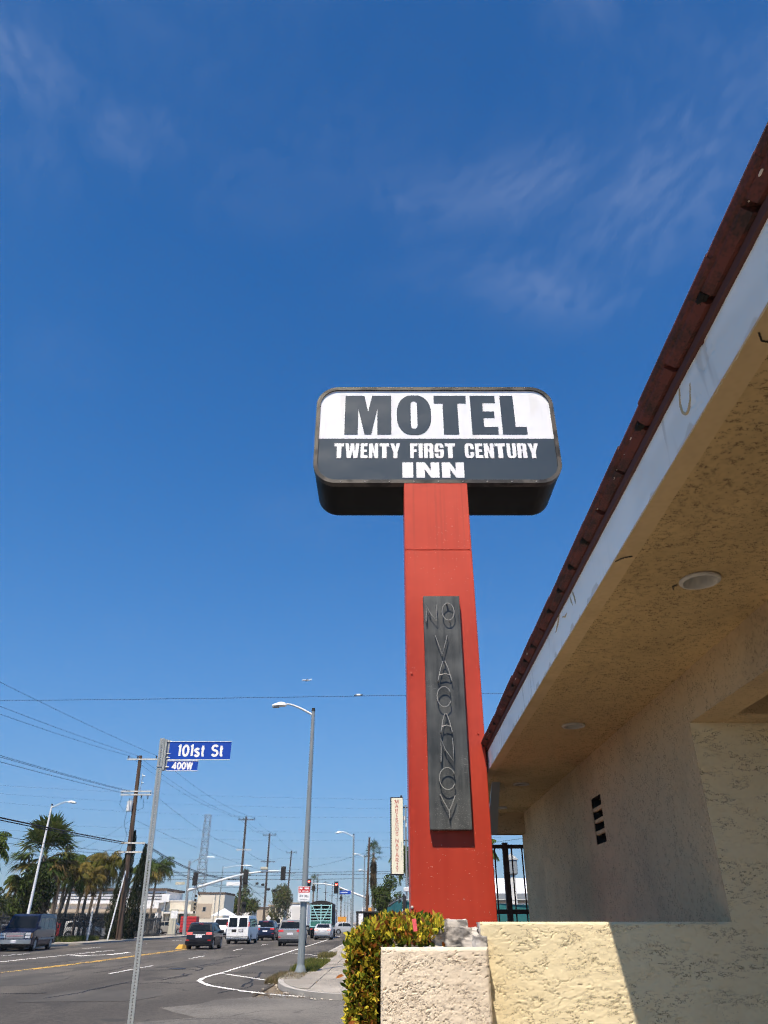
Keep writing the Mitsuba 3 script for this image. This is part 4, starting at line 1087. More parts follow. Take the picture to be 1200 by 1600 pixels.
zs = np.concatenate([np.linspace(0, 12, 4), np.linspace(15, 40.4, 11)])
legs = [tube([tower_at(z)[i] for z in zs], .09, 4) for i in range(4)]
for i in range(4):
    part(tw_, 'leg', legs[i], 'steel_lattice')
br = []
for k_, (a, b) in enumerate(zip(zs[:-1], zs[1:])):
    A, B = tower_at(a), tower_at(b)
    for i in range(4):
        j = (i + 1) % 4
        br += [tube([A[i], B[j]] if k_ % 2 else [A[j], B[i]], .075, 4), tube([B[i], B[j]], .07, 4)]
k = part(tw_, 'bracing', cat(br), 'steel_lattice'); labels[k] = {'kind': 'stuff'}

pl = thing('airliner', 'tiny white airliner low in the sky above the street lamp', 'airliner')
AX, AY, AZ = -332, 3000, 901
fu = tube([(AX - 21, AY, AZ - .3), (AX - 19.5, AY, AZ), (AX - 16, AY, AZ + .3), (AX, AY, AZ + .3), (AX + 12, AY, AZ + .5), (AX + 21, AY, AZ + 1.4)], [.3, 1.6, 2.3, 2.4, 2.2, .4], 12)
part(pl, 'fuselage', fu, 'white_metal', True)
for s in (-1, 1):
    part(pl, 'wing', hullm([(AX - 5, AY, AZ - .9), (AX + 2, AY, AZ - .9), (AX - 4, AY, AZ - .2), (AX + 1, AY, AZ - .2), (AX + 5, AY + s * 18, AZ + .8), (AX + 7, AY + s * 18, AZ + .8), (AX + 5, AY + s * 18, AZ + .95)]), 'grey_metal')
    part(pl, 'engine', cyl((AX - 5.5, AY + s * 6, AZ - 1.9), (AX - 1, AY + s * 6, AZ - 1.8), 1.2, 1.0, 10), 'dark_metal', 40)
part(pl, 'tail_fin', hullm([(AX + 14, AY - .2, AZ + 1.8), (AX + 20, AY + .2, AZ + 1.8), (AX + 18.5, AY - .1, AZ + 8), (AX + 21.5, AY + .1, AZ + 8)]), 'white_metal')
# ------------------------------------------------------------------ vehicles
def prof(poly, w, n=1):
    """side outline (y, z) -> manifold across the width, centred on x = 0"""
    m = m3.CrossSection([[(float(a), float(b)) for a, b in poly]], m3.FillRule.NonZero).extrude(w)
    return m.transform([[0, 0, 1, -w / 2], [1, 0, 0, 0], [0, 1, 0, 0]])


def man2tri(m):
    q = m.to_mesh(); return trimesh.Trimesh(q.vert_properties[:, :3], q.tri_verts, process=False)


class Car:
    def __init__(s, label, cat_, group, spec, paint, x, y, head):
        s.k = thing(cat_[0], label, cat_[1], group); s.sp = spec; s.paint = paint
        s.M = trimesh.transformations.rotation_matrix(math.radians(head), (0, 0, 1)); s.M[:3, 3] = (x, y, 0.0)
        s.L, s.W, s.H, s.belt = spec['L'], spec['W'], spec['H'], spec['belt']
        s.build()

    def at(s, m):
        m = m.copy(); m.apply_transform(s.M); return m

    def part(s, name, m, b, smooth=False, parent=None): return part(parent or s.k, name, s.at(m), b, smooth)

    def half(s, z):
        z = np.asarray(z, float)
        t = np.clip((z - s.belt) / (s.H - s.belt), 0, 1)
        return s.W / 2 * (1 - s.sp.get('tum', .17) * t - .035 * t ** 4 - .05 * np.clip((.55 - z) / .35, 0, 1) ** 2 - .015 * np.clip((z - .75) / (s.belt - .75 + 1e-3), 0, 1))

    def warp(s, m):
        def f(v):
            v = np.array(v); k = s.half(v[:, 2]) / (s.W / 2)
            pl = 1 - .10 * np.clip((.55 - v[:, 1]) / .55, 0, 1) ** 2 - s.sp.get('nose', .13) * np.clip((v[:, 1] - s.L + .9) / .9, 0, 1) ** 2
            v[:, 0] *= k * pl; return v
        return m.warp_batch(f)

    def rear(s, z):
        p = np.array(s.sp['rearline']); return np.interp(z, p[:, 1], p[:, 0])

    def build(s):
        sp = s.sp; r = sp['r']; W = s.W
        body = prof(sp['lower'], W)
        for wy in sp['wheels']:
            c = m3.Manifold.cylinder(W + .4, r + .07, r + .07, 28, True).rotate([0, 90, 0]).translate([0, wy, r])
            c = c - m3.Manifold.cube([W - .56, 4, 4], True).translate([0, wy, r])
            body = body - c
        s.part('body', man2tri(s.warp(body.refine_to_length(.16))), s.paint, 32)
        gh = s.warp(prof(sp['house'], W).refine_to_length(.2))
        s.part('cabin', man2tri(gh), s.paint, 32)
        s.part('underbody', box(-W / 2 + .16, W / 2 - .16, .25, s.L - .25, .2, .45), 'tarp_black')
        for wy in sp['wheels']:
            for sd in (-1, 1):
                x1 = sd * (W / 2 - .03); x0 = sd * (W / 2 - .25)
                t = s.part('wheel', cat(cyl((x0, wy, r), (x1, wy, r), r, n=22), cyl((x1, wy, r), (x1 + sd * .012, wy, r), r, r * .86, 22)), 'rubber', 40)
                s.part('rim', cat(cyl((x1 + sd * .012, wy, r), (x1 + sd * .02, wy, r), r * .66, n=16), cyl((x1, wy, r), (x1 + sd * .035, wy, r), r * .2, n=10)), sp.get('rim', 'rim_alloy'), parent=t)
        for poly in sp['side']:
            for sd in (-1, 1):
                m = ext(Polygon(poly), .02); v = m.vertices.copy()
                xx = sd * (s.half(v[:, 1]) - .012 + v[:, 2] * 1.0)
                q = trimesh.Trimesh(np.c_[xx, v[:, 0], v[:, 1]], m.faces, process=False)
                s.part('window', q, 'car_glass')
        for name in ('rear_glass', 'windscreen'):
            if name in sp:
                for (y0, z0, y1, z1, w0, w1, xc) in sp[name]:
                    d = np.array([z1 - z0, y0 - y1]); d /= np.linalg.norm(d)
                    if (name == 'rear_glass') == (d[0] > 0): d = -d
                    if name == 'rear_glass' and d[0] > 0: d = -d
                    if name == 'windscreen' and d[0] < 0: d = -d
                    pts = []
                    for e in (-.02, .03):
                        for yy, zz, w in ((y0, z0, w0), (y1, z1, w1)):
                            for sd in (-1, 1):
                                pts.append((xc + sd * w, yy + d[0] * e, zz + d[1] * e))
                    s.part('rear_window' if name == 'rear_glass' else 'windscreen', hullm(pts), 'car_glass')
        for (x0, x1, z0, z1, b, nm) in sp.get('reardet', []):
            for sd in ((1, -1) if x0 > 0 else (1,)):
                a, c = sorted((sd * x0, sd * x1))
                lo, hi = s.rear(z0), s.rear(z1)
                e = .018
                s.part(nm, hullm([(xx, yy + o, zz) for xx in (a, c) for yy, zz in ((lo, z0), (hi, z1)) for o in (-e - (.012 if nm == 'number_plate' else 0), .16)]), b)
        for (x0, x1, z0, z1, yf, b, nm) in sp.get('frontdet', []):
            for sd in ((1, -1) if x0 > 0 else (1,)):
                a, c = sorted((sd * x0, sd * x1))
                s.part(nm, rbox(a, c, yf - .2, yf, z0, z1, .02), b)
        my, mz = sp['mirror']
        for sd in (-1, 1):
            s.part('mirror', rbox(min(sd * (W / 2 - .02), sd * (W / 2 + .20)), max(sd * (W / 2 - .02), sd * (W / 2 + .20)), my - .06, my + .07, mz - .08, mz + .10, .03), sp.get('mirrorb', s.paint))


TAIL = 'tail_red'
HATCH = dict(L=4.3, W=1.80, H=1.60, belt=1.0, r=.33, wheels=(.78, 3.42), mirror=(2.95, 1.02),
             lower=[(.12, .24), (.02, .42), (0, .62), (.04, .82), (.12, 1.0), (3.0, 1.03), (4.0, .88), (4.25, .70), (4.3, .45), (4.2, .24)], rearline=[(.12, .24), (0, .55), (.04, .82), (.12, 1.0), (.17, 1.12), (.34, 1.5)],
             house=[(.10, .97), (.16, 1.12), (.34, 1.50), (.50, 1.57), (1.2, 1.6), (2.0, 1.585), (2.45, 1.50), (3.2, 1.0)],
             side=[[(.66, 1.08), (.86, 1.42), (1.35, 1.50), (1.38, 1.07)], [(1.46, 1.07), (1.43, 1.50), (2.2, 1.49), (2.42, 1.42), (2.95, 1.05)]],
             rear_glass=[(.15, 1.10, .32, 1.46, .72, .60, 0)], windscreen=[(3.1, 1.06, 2.5, 1.47, .74, .60, 0)],
             reardet=[(.46, .86, .86, 1.02, TAIL, 'tail_light'), (-.22, .22, .70, .84, 'plate', 'number_plate'), (-.88, .88, .28, .50, 'black_plastic', 'bumper'), (-.4, .4, .875, .90, 'chrome', 'trim_strip'), (-.16, .16, 1.49, 1.51, TAIL, 'brake_light'), (.62, .84, .52, .58, TAIL, 'reflector')])
SUV = dict(L=4.75, W=1.92, H=1.76, belt=1.08, r=.37, wheels=(.86, 3.75), mirror=(3.2, 1.14),
           lower=[(.12, .30), (.0, .48), (0, .70), (.05, .90), (.10, 1.08), (3.4, 1.12), (4.45, 1.02), (4.7, .82), (4.75, .5), (4.62, .30)], rearline=[(.12, .30), (0, .6), (.05, .9), (.10, 1.08), (.15, 1.22), (.30, 1.66)],
           house=[(.09, 1.05), (.15, 1.22), (.30, 1.66), (.46, 1.73), (1.4, 1.76), (2.4, 1.74), (2.9, 1.62), (3.6, 1.09)],
           side=[[(.50, 1.16), (.70, 1.58), (1.35, 1.64), (1.38, 1.15)], [(1.46, 1.15), (1.43, 1.64), (2.3, 1.64), (2.35, 1.14)], [(2.43, 1.14), (2.40, 1.63), (2.75, 1.58), (3.3, 1.14)]],
           rear_glass=[(.14, 1.20, .28, 1.60, .78, .66, 0)], windscreen=[(3.5, 1.16, 2.92, 1.6, .8, .64, 0)],
           reardet=[(.52, .92, .95, 1.10, TAIL, 'tail_light'), (-.24, .24, .76, .90, 'plate', 'number_plate'), (-.94, .94, .32, .56, 'black_plastic', 'bumper'), (-.9, .9, 1.11, 1.16, 'chrome', 'trim_strip'), (-.25, .25, 1.62, 1.65, TAIL, 'brake_light'), (.7, .9, .58, .64, TAIL, 'reflector')])
SEDAN = dict(L=4.75, W=1.84, H=1.46, belt=.98, r=.33, wheels=(.95, 3.72), mirror=(3.05, 1.0),
             lower=[(.14, .24), (.02, .42), (0, .66), (.05, .88), (.14, 1.02), (.70, 1.05), (3.4, .98), (4.4, .84), (4.7, .66), (4.75, .42), (4.6, .24)], rearline=[(.14, .24), (0, .55), (.05, .88), (.14, 1.02), (.3, 1.1)],
             house=[(.55, .98), (.72, 1.06), (1.35, 1.40), (1.7, 1.455), (2.4, 1.46), (2.8, 1.38), (3.6, .96)],
             side=[[(1.15, 1.05), (1.5, 1.34), (1.98, 1.39), (2.0, 1.04)], [(2.08, 1.04), (2.06, 1.39), (2.55, 1.37), (3.2, 1.02)]],
             rear_glass=[(.78, 1.08, 1.34, 1.385, .70, .58, 0)], windscreen=[(3.5, 1.02, 2.82, 1.36, .74, .6, 0)],
             reardet=[(.45, .86, .84, .97, TAIL, 'tail_light'), (-.24, .24, .72, .84, 'plate', 'number_plate'), (-.80, .80, .26, .44, 'black_plastic', 'bumper'), (.62, .84, .50, .55, TAIL, 'reflector')])
VAN = dict(L=5.7, W=2.02, H=2.10, belt=1.15, r=.37, wheels=(1.05, 4.6), mirror=(4.75, 1.28), tum=.10, rim='grey_metal',
           lower=[(.06, .34), (.0, .44), (0, .66), (.02, 1.15), (4.75, 1.18), (5.55, 1.05), (5.68, .86), (5.7, .5), (5.55, .34)], rearline=[(.06, .34), (0, .5), (.02, 1.15), (.13, 1.95)],
           house=[(.02, 1.12), (.10, 1.90), (.17, 2.02), (.30, 2.08), (2.5, 2.10), (3.9, 2.07), (4.12, 1.98), (4.85, 1.16)],
           side=[[(.45, 1.24), (.50, 1.84), (1.30, 1.85), (1.30, 1.24)], [(1.40, 1.24), (1.40, 1.85), (2.25, 1.85), (2.25, 1.24)], [(2.35, 1.24), (2.35, 1.85), (3.15, 1.85), (3.15, 1.24)], [(3.3, 1.24), (3.3, 1.85), (3.95, 1.84), (4.45, 1.26)]],
           rear_glass=[(.04, 1.26, .115, 1.92, .36, .31, -.43), (.04, 1.26, .115, 1.92, .36, .31, .43)], windscreen=[(4.74, 1.26, 4.16, 1.92, .86, .74, 0)],
           reardet=[(.88, .97, 1.28, 1.62, TAIL, 'tail_light'), (.10, .48, .88, 1.08, 'tarp_black', 'plate_recess'), (-.99, .99, .36, .56, 'black_plastic', 'bumper'), (-.35, .35, .44, .54, 'grey_metal', 'step'), (-.012, .012, .58, 1.95, 'grey_metal', 'door_seam'),
                    (-.82, -.40, 1.03, 1.06, 'letter_grey', 'badge'), (-.9, -.62, .74, .77, 'letter_grey', 'badge')])
PLATEFIX = [(.14, .44, .92, 1.05)]

hb = Car('black compact hatchback waiting behind the white cargo van with its brake lights red', ('parked_hatchback' if False else 'hatchback', 'car'), 'cars queuing in the road', HATCH, 'paint_black', -12.55, 56, 0)
wv = Car('white cargo van with two dark rear windows ahead of the black hatchback', ('cargo_van', 'van'), 'cars queuing in the road', VAN, 'paint_white', -12.45, 70, 0)
wv.part('number_plate', box(.15, .43, -.05, -.03, .92, 1.05), 'plate')
Car('dark navy saloon mostly hidden to the right of the white cargo van', ('saloon_car', 'car'), 'cars queuing in the road', SUV | dict(W=1.84, H=1.62), 'paint_navy', -12.0, 83, 0)
Car('grey saloon between the navy car and the silver off-roader', ('saloon_car', 'car'), 'cars queuing in the road', SEDAN, 'paint_pale_silver', -12.7, 98, 0)
Car('distant white car whose roof shows above the navy car', ('saloon_car', 'car'), 'cars queuing in the road', SUV, 'paint_white', -15.2, 107, 0)
Car('silver sport utility car half hidden by the nearest street lamp pole', ('sport_utility_car', 'car'), 'cars queuing in the road', SUV, 'paint_silver', -7.30, 64, 0)
Car('silver saloon with a low tail behind the turquoise stake truck', ('saloon_car', 'car'), 'cars queuing in the road', SEDAN | dict(H=1.48), 'paint_pale_silver', -6.5, 87, 0)
Car('silver crossover seen from the side crossing the junction behind the hedge', ('crossover_car', 'car'), None, HATCH | dict(L=4.3), 'paint_pale_silver', -7.7, 126, -90)
Car('champagne silver truck-like wagon crossing behind the tan cabinet', ('wagon_car', 'car'), None, SUV | dict(L=4.75, W=2.0, H=1.9), 'paint_champagne', -35.4, 128, -90)
Car('white passenger van facing the camera in the far left lane beyond the hatchback', ('passenger_van', 'van'), None, VAN | dict(H=2.3), 'paint_white', -20.9, 110, 180)
Car('white sport utility car parked behind the palm trunks by the tall cypress', ('parked_car', 'car'), 'cars parked in the fenced lot', SUV, 'paint_white', -36.0, 92, -75)
Car('red saloon parked behind the palm trunks left of the white one', ('parked_car', 'car'), 'cars parked in the fenced lot', SEDAN, 'paint_red', -39.0, 93, -60)
Car('silver car parked at the left picture edge behind the blue van', ('parked_car', 'car'), 'cars parked in the fenced lot', SEDAN, 'paint_silver', -33.2, 68, -35)
Car('grey car parked deeper in the lot at the left picture edge', ('parked_car', 'car'), 'cars parked in the fenced lot', SUV, 'paint_grey', -37.5, 76, -20)
Car('pale car parked deep in the lot behind the fan palm', ('parked_car', 'car'), 'cars parked in the fenced lot', SEDAN, 'paint_pale_silver', -47, 103, -90)
Car('white car parked between the thin palms right of the cypresses', ('parked_car', 'car'), 'cars parked in the fenced lot', SEDAN, 'paint_white', -41.5, 122, -90)

bv = Car('dark blue passenger van with a windscreen sunshade facing the camera at the left kerb', ('passenger_van', 'van'), None,
         VAN | dict(nose=.05, frontdet=[(.60, .93, .88, 1.02, 5.70, 'lens_clear', 'headlight'), (.60, .93, .72, .86, 5.71, 'lens_clear', 'headlight'), (.93, .985, .74, 1.0, 5.66, 'lens_amber', 'indicator'), (-.56, .56, .70, 1.00, 5.73, 'rim_alloy', 'grille'),
                                       (-1.0, 1.0, .40, .66, 5.82, 'chrome', 'bumper'), (-.17, .17, .46, .62, 5.85, 'plate', 'number_plate'), (-.62, .62, 1.0, 1.04, 5.74, 'chrome', 'grille_trim'), (.3, .36, .70, 1.0, 5.745, 'grey_metal', 'grille_bar'), (-.5, .5, .83, .86, 5.745, 'sign_red', 'grille_emblem_bar')]), 'paint_navy', -24.05, 58.0, 187)
bv.part('sunshade', hullm([(x, y, z) for x, y, z in ((-.7, 4.66, 1.34), (.7, 4.66, 1.34), (-.66, 4.50, 1.52), (.66, 4.50, 1.50), (-.7, 4.68, 1.34), (.7, 4.68, 1.34))]) if False else
        hullm([(sx * .74, 4.735 - .595 * (z - 1.26) / .66 + e, z) for sx in (-1, 1) for z in (1.28, 1.40) for e in (.014, .022)]), 'green_paint')
bv.part('sunshade_panel', hullm([(sx * .34 - .30, 4.735 - .595 * (z - 1.26) / .66 + e, z) for sx in (-1, 1) for z in (1.30, 1.44) for e in (.024, .03)]), 'turquoise_paint')
bv.part('side_trim', cat(box(-1.035, -1.012, .5, 4.1, .62, .72), box(1.012, 1.035, .5, 4.1, .62, .72)), 'grey_metal')

# stake truck
st = thing('stake_truck', 'stake truck with a turquoise slatted tailgate under a black arched tarpaulin', 'truck')
X0, X1, YT = -8.55, -6.05, 94.5
part(st, 'chassis', cat(box(X0 + .3, X1 - .3, YT + .2, YT + 7, .55, .95), box(X0 + .2, X1 - .2, YT + 7.2, YT + 9, .5, 2.6)), 'tarp_black')
part(st, 'bed', box(X0, X1, YT, YT + 6.5, 1.0, 1.3), 'green_paint')
part(st, 'rear_panel', box(X0 + .05, X1 - .05, YT - .03, YT, 1.3, 1.72), 'green_paint')
for z in (1.75, 2.05, 2.35, 2.62, 2.9, 3.3):
    part(st, 'slat', box(X0 + .05, X1 - .05, YT - .06, YT - .02, z - .05, z + .05), 'turquoise_paint')
for x in (X0, (X0 + X1) / 2 - .06, X1 - .12):
    part(st, 'stake', box(x, x + .12, YT - .09, YT - .06, 1.2, 3.42), 'turquoise_paint')
for s, a in ((1, X0 + .15), (-1, X1 - .15)):
    part(st, 'diagonal_brace', hullm([(a + dx, yy, z) for dx, z in ((0, 3.3), (s * .12, 3.3), (s * .95, 1.72), (s * .83, 1.72)) for yy in (YT - .12, YT - .09)]), 'turquoise_paint')
part(st, 'sill', box(X0, X1, YT - .08, YT, 1.12, 1.24), 'turquoise_paint')
arcs = [(X0 - .02, 1.3), (X0 - .02, 3.35)] + [((X0 + X1) / 2 - 1.29 * math.cos(a), 3.38 + .42 * math.sin(a)) for a in np.linspace(0, math.pi, 12)] + [(X1 + .02, 3.35), (X1 + .02, 1.3)]
tarp = Polygon(arcs).difference(sbox(X0 + .06, 1.0, X1 - .06, 3.36))
part(st, 'tarpaulin', move(to_xz(ext(tarp, 6.4), 0), 0, YT + 6.45, 0), 'tarp_black')
part(st, 'cargo_front', box(X0 + .06, X1 - .06, YT + 6.3, YT + 6.4, 1.3, 3.36), 'tarp_black')
for sx in (X0 + .2, X1 - .2):
    part(st, 'wheel', cyl((sx - .18, YT + 1.4, .45), (sx + .18, YT + 1.4, .45), .45, n=20), 'rubber', 40)
    part(st, 'wheel', cyl((sx - .18, YT + 7.6, .45), (sx + .18, YT + 7.6, .45), .45, n=20), 'rubber', 40)
    part(st, 'tail_light', box(sx - .12, sx + .12, YT - .04, YT + .02, .85, .98), 'tail_red')
bt = thing('box_truck', 'white box truck seen from behind to the left of the turquoise stake truck', 'truck')
part(bt, 'cargo_box', rbox(-13.3, -10.95, 116.5, 122, 1.2, 3.75, .03), 'paint_white', 20)
part(bt, 'rear_door', box(-13.15, -11.1, 116.46, 116.5, 1.3, 3.6), 'plaster_white')
part(bt, 'cab', rbox(-13.2, -11.05, 122.2, 124.3, .7, 2.7, .12), 'paint_white')
part(bt, 'chassis', box(-13.1, -11.1, 116.6, 124, .5, 1.2), 'tarp_black')
for sx in (-13.0, -11.2):
    for yy in (118, 123.2):
        part(bt, 'wheel', cyl((sx - .15, yy, .42), (sx + .15, yy, .42), .42, n=18), 'rubber', 40)
b2 = thing('box_truck', 'plain white box truck parked far right behind the silver crossover', 'truck')
part(b2, 'cargo_box', rbox(-5.2, -2.6, 158, 164, .9, 3.3, .03), 'paint_white', 20)
part(b2, 'chassis', box(-5.1, -2.7, 158.2, 164, .4, .9), 'tarp_black')
for sx in (-4.9, -2.9):
    part(b2, 'wheel', cyl((sx - .15, 159.5, .42), (sx + .15, 159.5, .42), .42, n=18), 'rubber', 40)
# ------------------------------------------------------------------ plants
fr = np.random.default_rng(21)


def leafcloud(blobs, n, size, cols, rs, flat_=.35, up=.4):
    """n leaf-sprays (four-sided, bent) filling blobs (centre, radii); denser to the shell"""
    vols = np.array([b[1][0] * b[1][1] * b[1][2] for b in blobs]); ch = rs.choice(len(blobs), n, p=vols / vols.sum())
    C = np.array([blobs[i][0] for i in ch]); R = np.array([blobs[i][1] for i in ch])
    d = rs.standard_normal((n, 3)); d /= np.linalg.norm(d, axis=1, keepdims=True)
    rad = rs.random(n)[:, None] ** .42
    p = C + R * d * rad
    nrm = d + .8 * rs.standard_normal((n, 3)) + np.array([0, 0, up]); nrm /= np.linalg.norm(nrm, axis=1, keepdims=True)
    a = np.cross(nrm, rs.standard_normal((n, 3))); a /= np.linalg.norm(a, axis=1, keepdims=True); b = np.cross(nrm, a)
    s = size * (.6 + .8 * rs.random((n, 1)))
    v = np.stack([p - a * s, p + b * s * flat_ - nrm * .1 * s, p + a * s - nrm * .25 * s, p - b * s * flat_ - nrm * .1 * s], 1).reshape(-1, 3)
    i = np.arange(n) * 4
    f = np.vstack([np.c_[i, i + 1, i + 2], np.c_[i, i + 2, i + 3]])
    cl = np.asarray(cols)[rs.choice(len(cols), n)] * (.65 + .7 * rs.random((n, 1)))
    return v, f, np.repeat(cl, 4, 0)


def merge(parts):
    vs, fs, cs, b = [], [], [], 0
    for v, f, c in parts:
        vs.append(v); fs.append(f + b); cs.append(c); b += len(v)
    return np.vstack(vs), np.vstack(fs), np.vstack(cs)


def frond(base, azim, elev, L, droop, rs, col, n=22, leaf=.5, wid=.03, hang=.55):
    """feather frond: curved rib with narrow hanging leaflets"""
    t = np.linspace(0, 1, n)
    h = np.array([math.cos(azim), math.sin(azim), 0]); up = np.array([0, 0, 1.0])
    ang = elev - droop * t ** 1.3
    st_ = np.stack([np.cos(ang), np.sin(ang)], 1); pos = np.cumsum(st_, 0) * L / n
    P = np.asarray(base) + pos[:, :1] * h + pos[:, 1:] * up
    side = np.cross(h, up)
    v, f, c = [], [], []
    for i in range(2, n):
        T_ = P[i] - P[i - 1]; T_ /= np.linalg.norm(T_)
        ll = leaf * math.sin(math.pi * min(1, .18 + .82 * t[i])) ** .6 + .06
        for s in (-1, 1):
            d = s * side * (1 - hang * .5) + T_ * .45 - up * hang * (.7 + .6 * rs.random()) + .12 * rs.standard_normal(3); d /= np.linalg.norm(d)
            q = P[i] + d * ll; w = T_ * wid * (1 + .5 * rs.random())
            b = len(v)
            m = P[i] + d * ll * .5 - up * .0
            v += [P[i] - w * .5, P[i] + w * .5, m + w, m - w, q - up * .10 * ll]
            f += [[b, b + 1, b + 2], [b, b + 2, b + 3], [b + 3, b + 2, b + 4]]
            k = np.asarray(col) * (.7 + .6 * rs.random()); c += [k] * 5
    rib = tube(P, np.linspace(.03, .008, n), 4)
    b = len(v); v = np.vstack([np.array(v), rib.vertices]); f = np.vstack([np.array(f), rib.faces + b]); c = np.vstack([np.array(c), np.tile(np.asarray(col) * .8, (len(rib.vertices), 1))])
    return v, f, c


GRN = [(0.070, 0.105, 0.026), (0.095, 0.130, 0.034), (0.050, 0.080, 0.024), (0.125, 0.150, 0.038)]
DRY = [(0.24, 0.19, 0.055), (0.20, 0.165, 0.045), (0.13, 0.125, 0.035), (0.17, 0.12, 0.05)]
DARK = [(0.022, 0.034, 0.014), (0.032, 0.045, 0.018), (0.018, 0.026, 0.012)]


def trunk_mesh(pts, r0, r1, n=10):
    p = np.array(pts, float); t = np.linspace(0, 1, 12); s = np.linspace(0, 1, len(p))
    q = np.c_[[np.interp(t, s, p[:, i]) for i in range(3)]].T
    r = r0 + (r1 - r0) * t + .02 * np.sin(np.arange(12) * 2.2)
    return tube(q, r, n)


def queen_palm(x, y, h, R, label, cols, nf=38, lean=(0, 0), group='queen palms along the fence'):
    k = thing('queen_palm', label, 'palm tree', group)
    top = (x + lean[0], y + lean[1], h)
    part(k, 'trunk', trunk_mesh([(x, y, 0), (x + lean[0] * .4, y, h * .5), top], .17, .11), 'bark', True)
    fs = []
    for i in range(nf):
        az = 2.4 * i + .3 * fr.standard_normal(); el = math.radians(78 - 95 * (i / nf) ** .9 + 8 * fr.standard_normal())
        col = cols[int(len(cols) * i / nf)]
        fs.append(frond(np.array(top) + np.array([0, 0, .1 * (1 - i / nf)]), az, el, R * (.85 + .3 * fr.random()), 1.75 + .4 * fr.random(), fr, col, 22, .70 * R / 2.2, .040, .80))
    v, f, c = merge(fs); part(k, 'crown', (v, f), 'foliage', False, c)
    return k


def fan_palm(x, y, h, R, label, skirt=0.0, nf=44, n_seg=15, group=None, lean=0, trunk=.26):
    k = thing('fan_palm', label, 'palm tree', group)
    top = np.array([x + lean, y, h])
    part(k, 'trunk', trunk_mesh([(x, y, 0), (x + lean * .4, y, h * .5), top], trunk, trunk * .7), 'bark', True)

    def fan(az, el, Lp, Lf, col, base):
        h_ = np.array([math.cos(az) * math.cos(el), math.sin(az) * math.cos(el), math.sin(el)])
        side = np.cross(h_, [0, 0, 1.0]); side /= np.linalg.norm(side) + 1e-9; nn = np.cross(side, h_)
        hub = base + h_ * Lp
        v, f, c = [], [], []
        w = .018 * R / 1.5
        v += [base - side * w, base + side * w, hub + side * w, hub - side * w]; f += [[0, 1, 2], [0, 2, 3]]; c += [np.asarray(col) * .9] * 4
        for a in np.linspace(-1.65, 1.65, n_seg):
            d = h_ * math.cos(a) + side * math.sin(a) - nn * .22 * abs(a) + .07 * fr.standard_normal(3)
            L = Lf * (1 - .18 * abs(a)) * (.85 + .3 * fr.random()); tip = hub + d * L + np.array([0, 0, -.28 * L]) * fr.random() * 1.2
            mid = hub + d * L * .55
            per = np.cross(d, nn); per /= np.linalg.norm(per); ww = L * .062
            b = len(v); v += [hub, mid + per * ww, mid - per * ww, tip]; f += [[b, b + 1, b + 2], [b + 1, b + 3, b + 2]]
            q = np.asarray(col) * (.65 + .7 * fr.random()); c += [q] * 4
        return np.array(v), np.array(f), np.array(c)
    live = []
    for i in range(nf):
        u = i / nf
        live.append(fan(2.4 * i + .2 * fr.standard_normal(), math.radians(82 - 108 * u + 7 * fr.standard_normal()), R * .55 * (.8 + .4 * fr.random()), R * .55, GRN[fr.integers(4)] if u < .7 else (GRN + DRY)[fr.integers(8)], top + np.array([0, 0, .25 - .5 * u])))
    v, f, c = merge(live); part(k, 'crown', (v, f), 'foliage', False, c)
    if skirt:
        sk_ = []
        for i in range(int(38 * skirt)):
            zz = h - .5 - (skirt) * fr.random() ** .8
            sk_.append(fan(6.28 * fr.random(), math.radians(-62 - 22 * fr.random()), R * .3, R * .50, [(0.10, .075, .045), (.15, .115, .07), (.06, .046, .03), (0.05, 0.05, 0.022)][fr.integers(4)], np.array([x + lean * zz / h, y, zz])))
        v, f, c = merge(sk_); part(k, 'dead_skirt', (v, f), 'foliage', False, c)
    return k


fan_palm(-31.0, 72, 6.9, 3.2, 'big dark fan palm with a shaggy dead skirt behind the pale street lamp', 4.8, 54, 21, trunk=.34)
for (x, y, h, R, lb, cs, ln) in ((-30.6, 78, 5.6, 2.1, 'yellowish queen palm just right of the big fan palm', DRY + GRN[:2], .3), (-30.4, 82, 5.3, 2.0, 'short yellow queen palm second to the right of the big fan palm', DRY, .2),
                                 (-31.3, 86, 6.0, 2.2, 'queen palm with yellow and grey fronds in the middle of the palm row', DRY + GRN[:1], .5), (-29.9, 84.5, 6.9, 2.7, 'tall full yellow green queen palm touching the left cypress', [DRY[1], (0.15, .15, .035), (.11, .12, .03), DRY[0]], .3),
                                 (-31.5, 104, 7.0, 2.4, 'queen palm with orange yellow fronds right of the cypresses behind the sign post', GRN[:2] + DRY, .2), (-31.6, 110, 8.0, 2.6, 'queen palm with arching fronds right of the sign post in front of the shop', GRN + DRY[:2], .3),
                                 (-33.5, 74, 4.6, 1.7, 'small queen palm low behind the big fan palm trunk', GRN + DRY, 0),
                                 (-33.2, 83, 6.6, 2.5, 'dark green full queen palm behind the short yellow ones', GRN[:3], .2), (-34.0, 90, 6.9, 2.6, 'dark green queen palm left of and behind the cypress', GRN[:2] + [GRN[2]], .3), (-32.4, 79.3, 6.3, 2.3, 'green and yellow queen palm second in the row, tallest there', GRN + DRY[:1], .1)):
    queen_palm(x, y, h, R, lb, cs, lean=(ln, 0))
queen_palm(-25.9, 50.5, 5.6, 2.1, 'dark drooping palm reaching in at the left picture edge', GRN[:3], group=None)
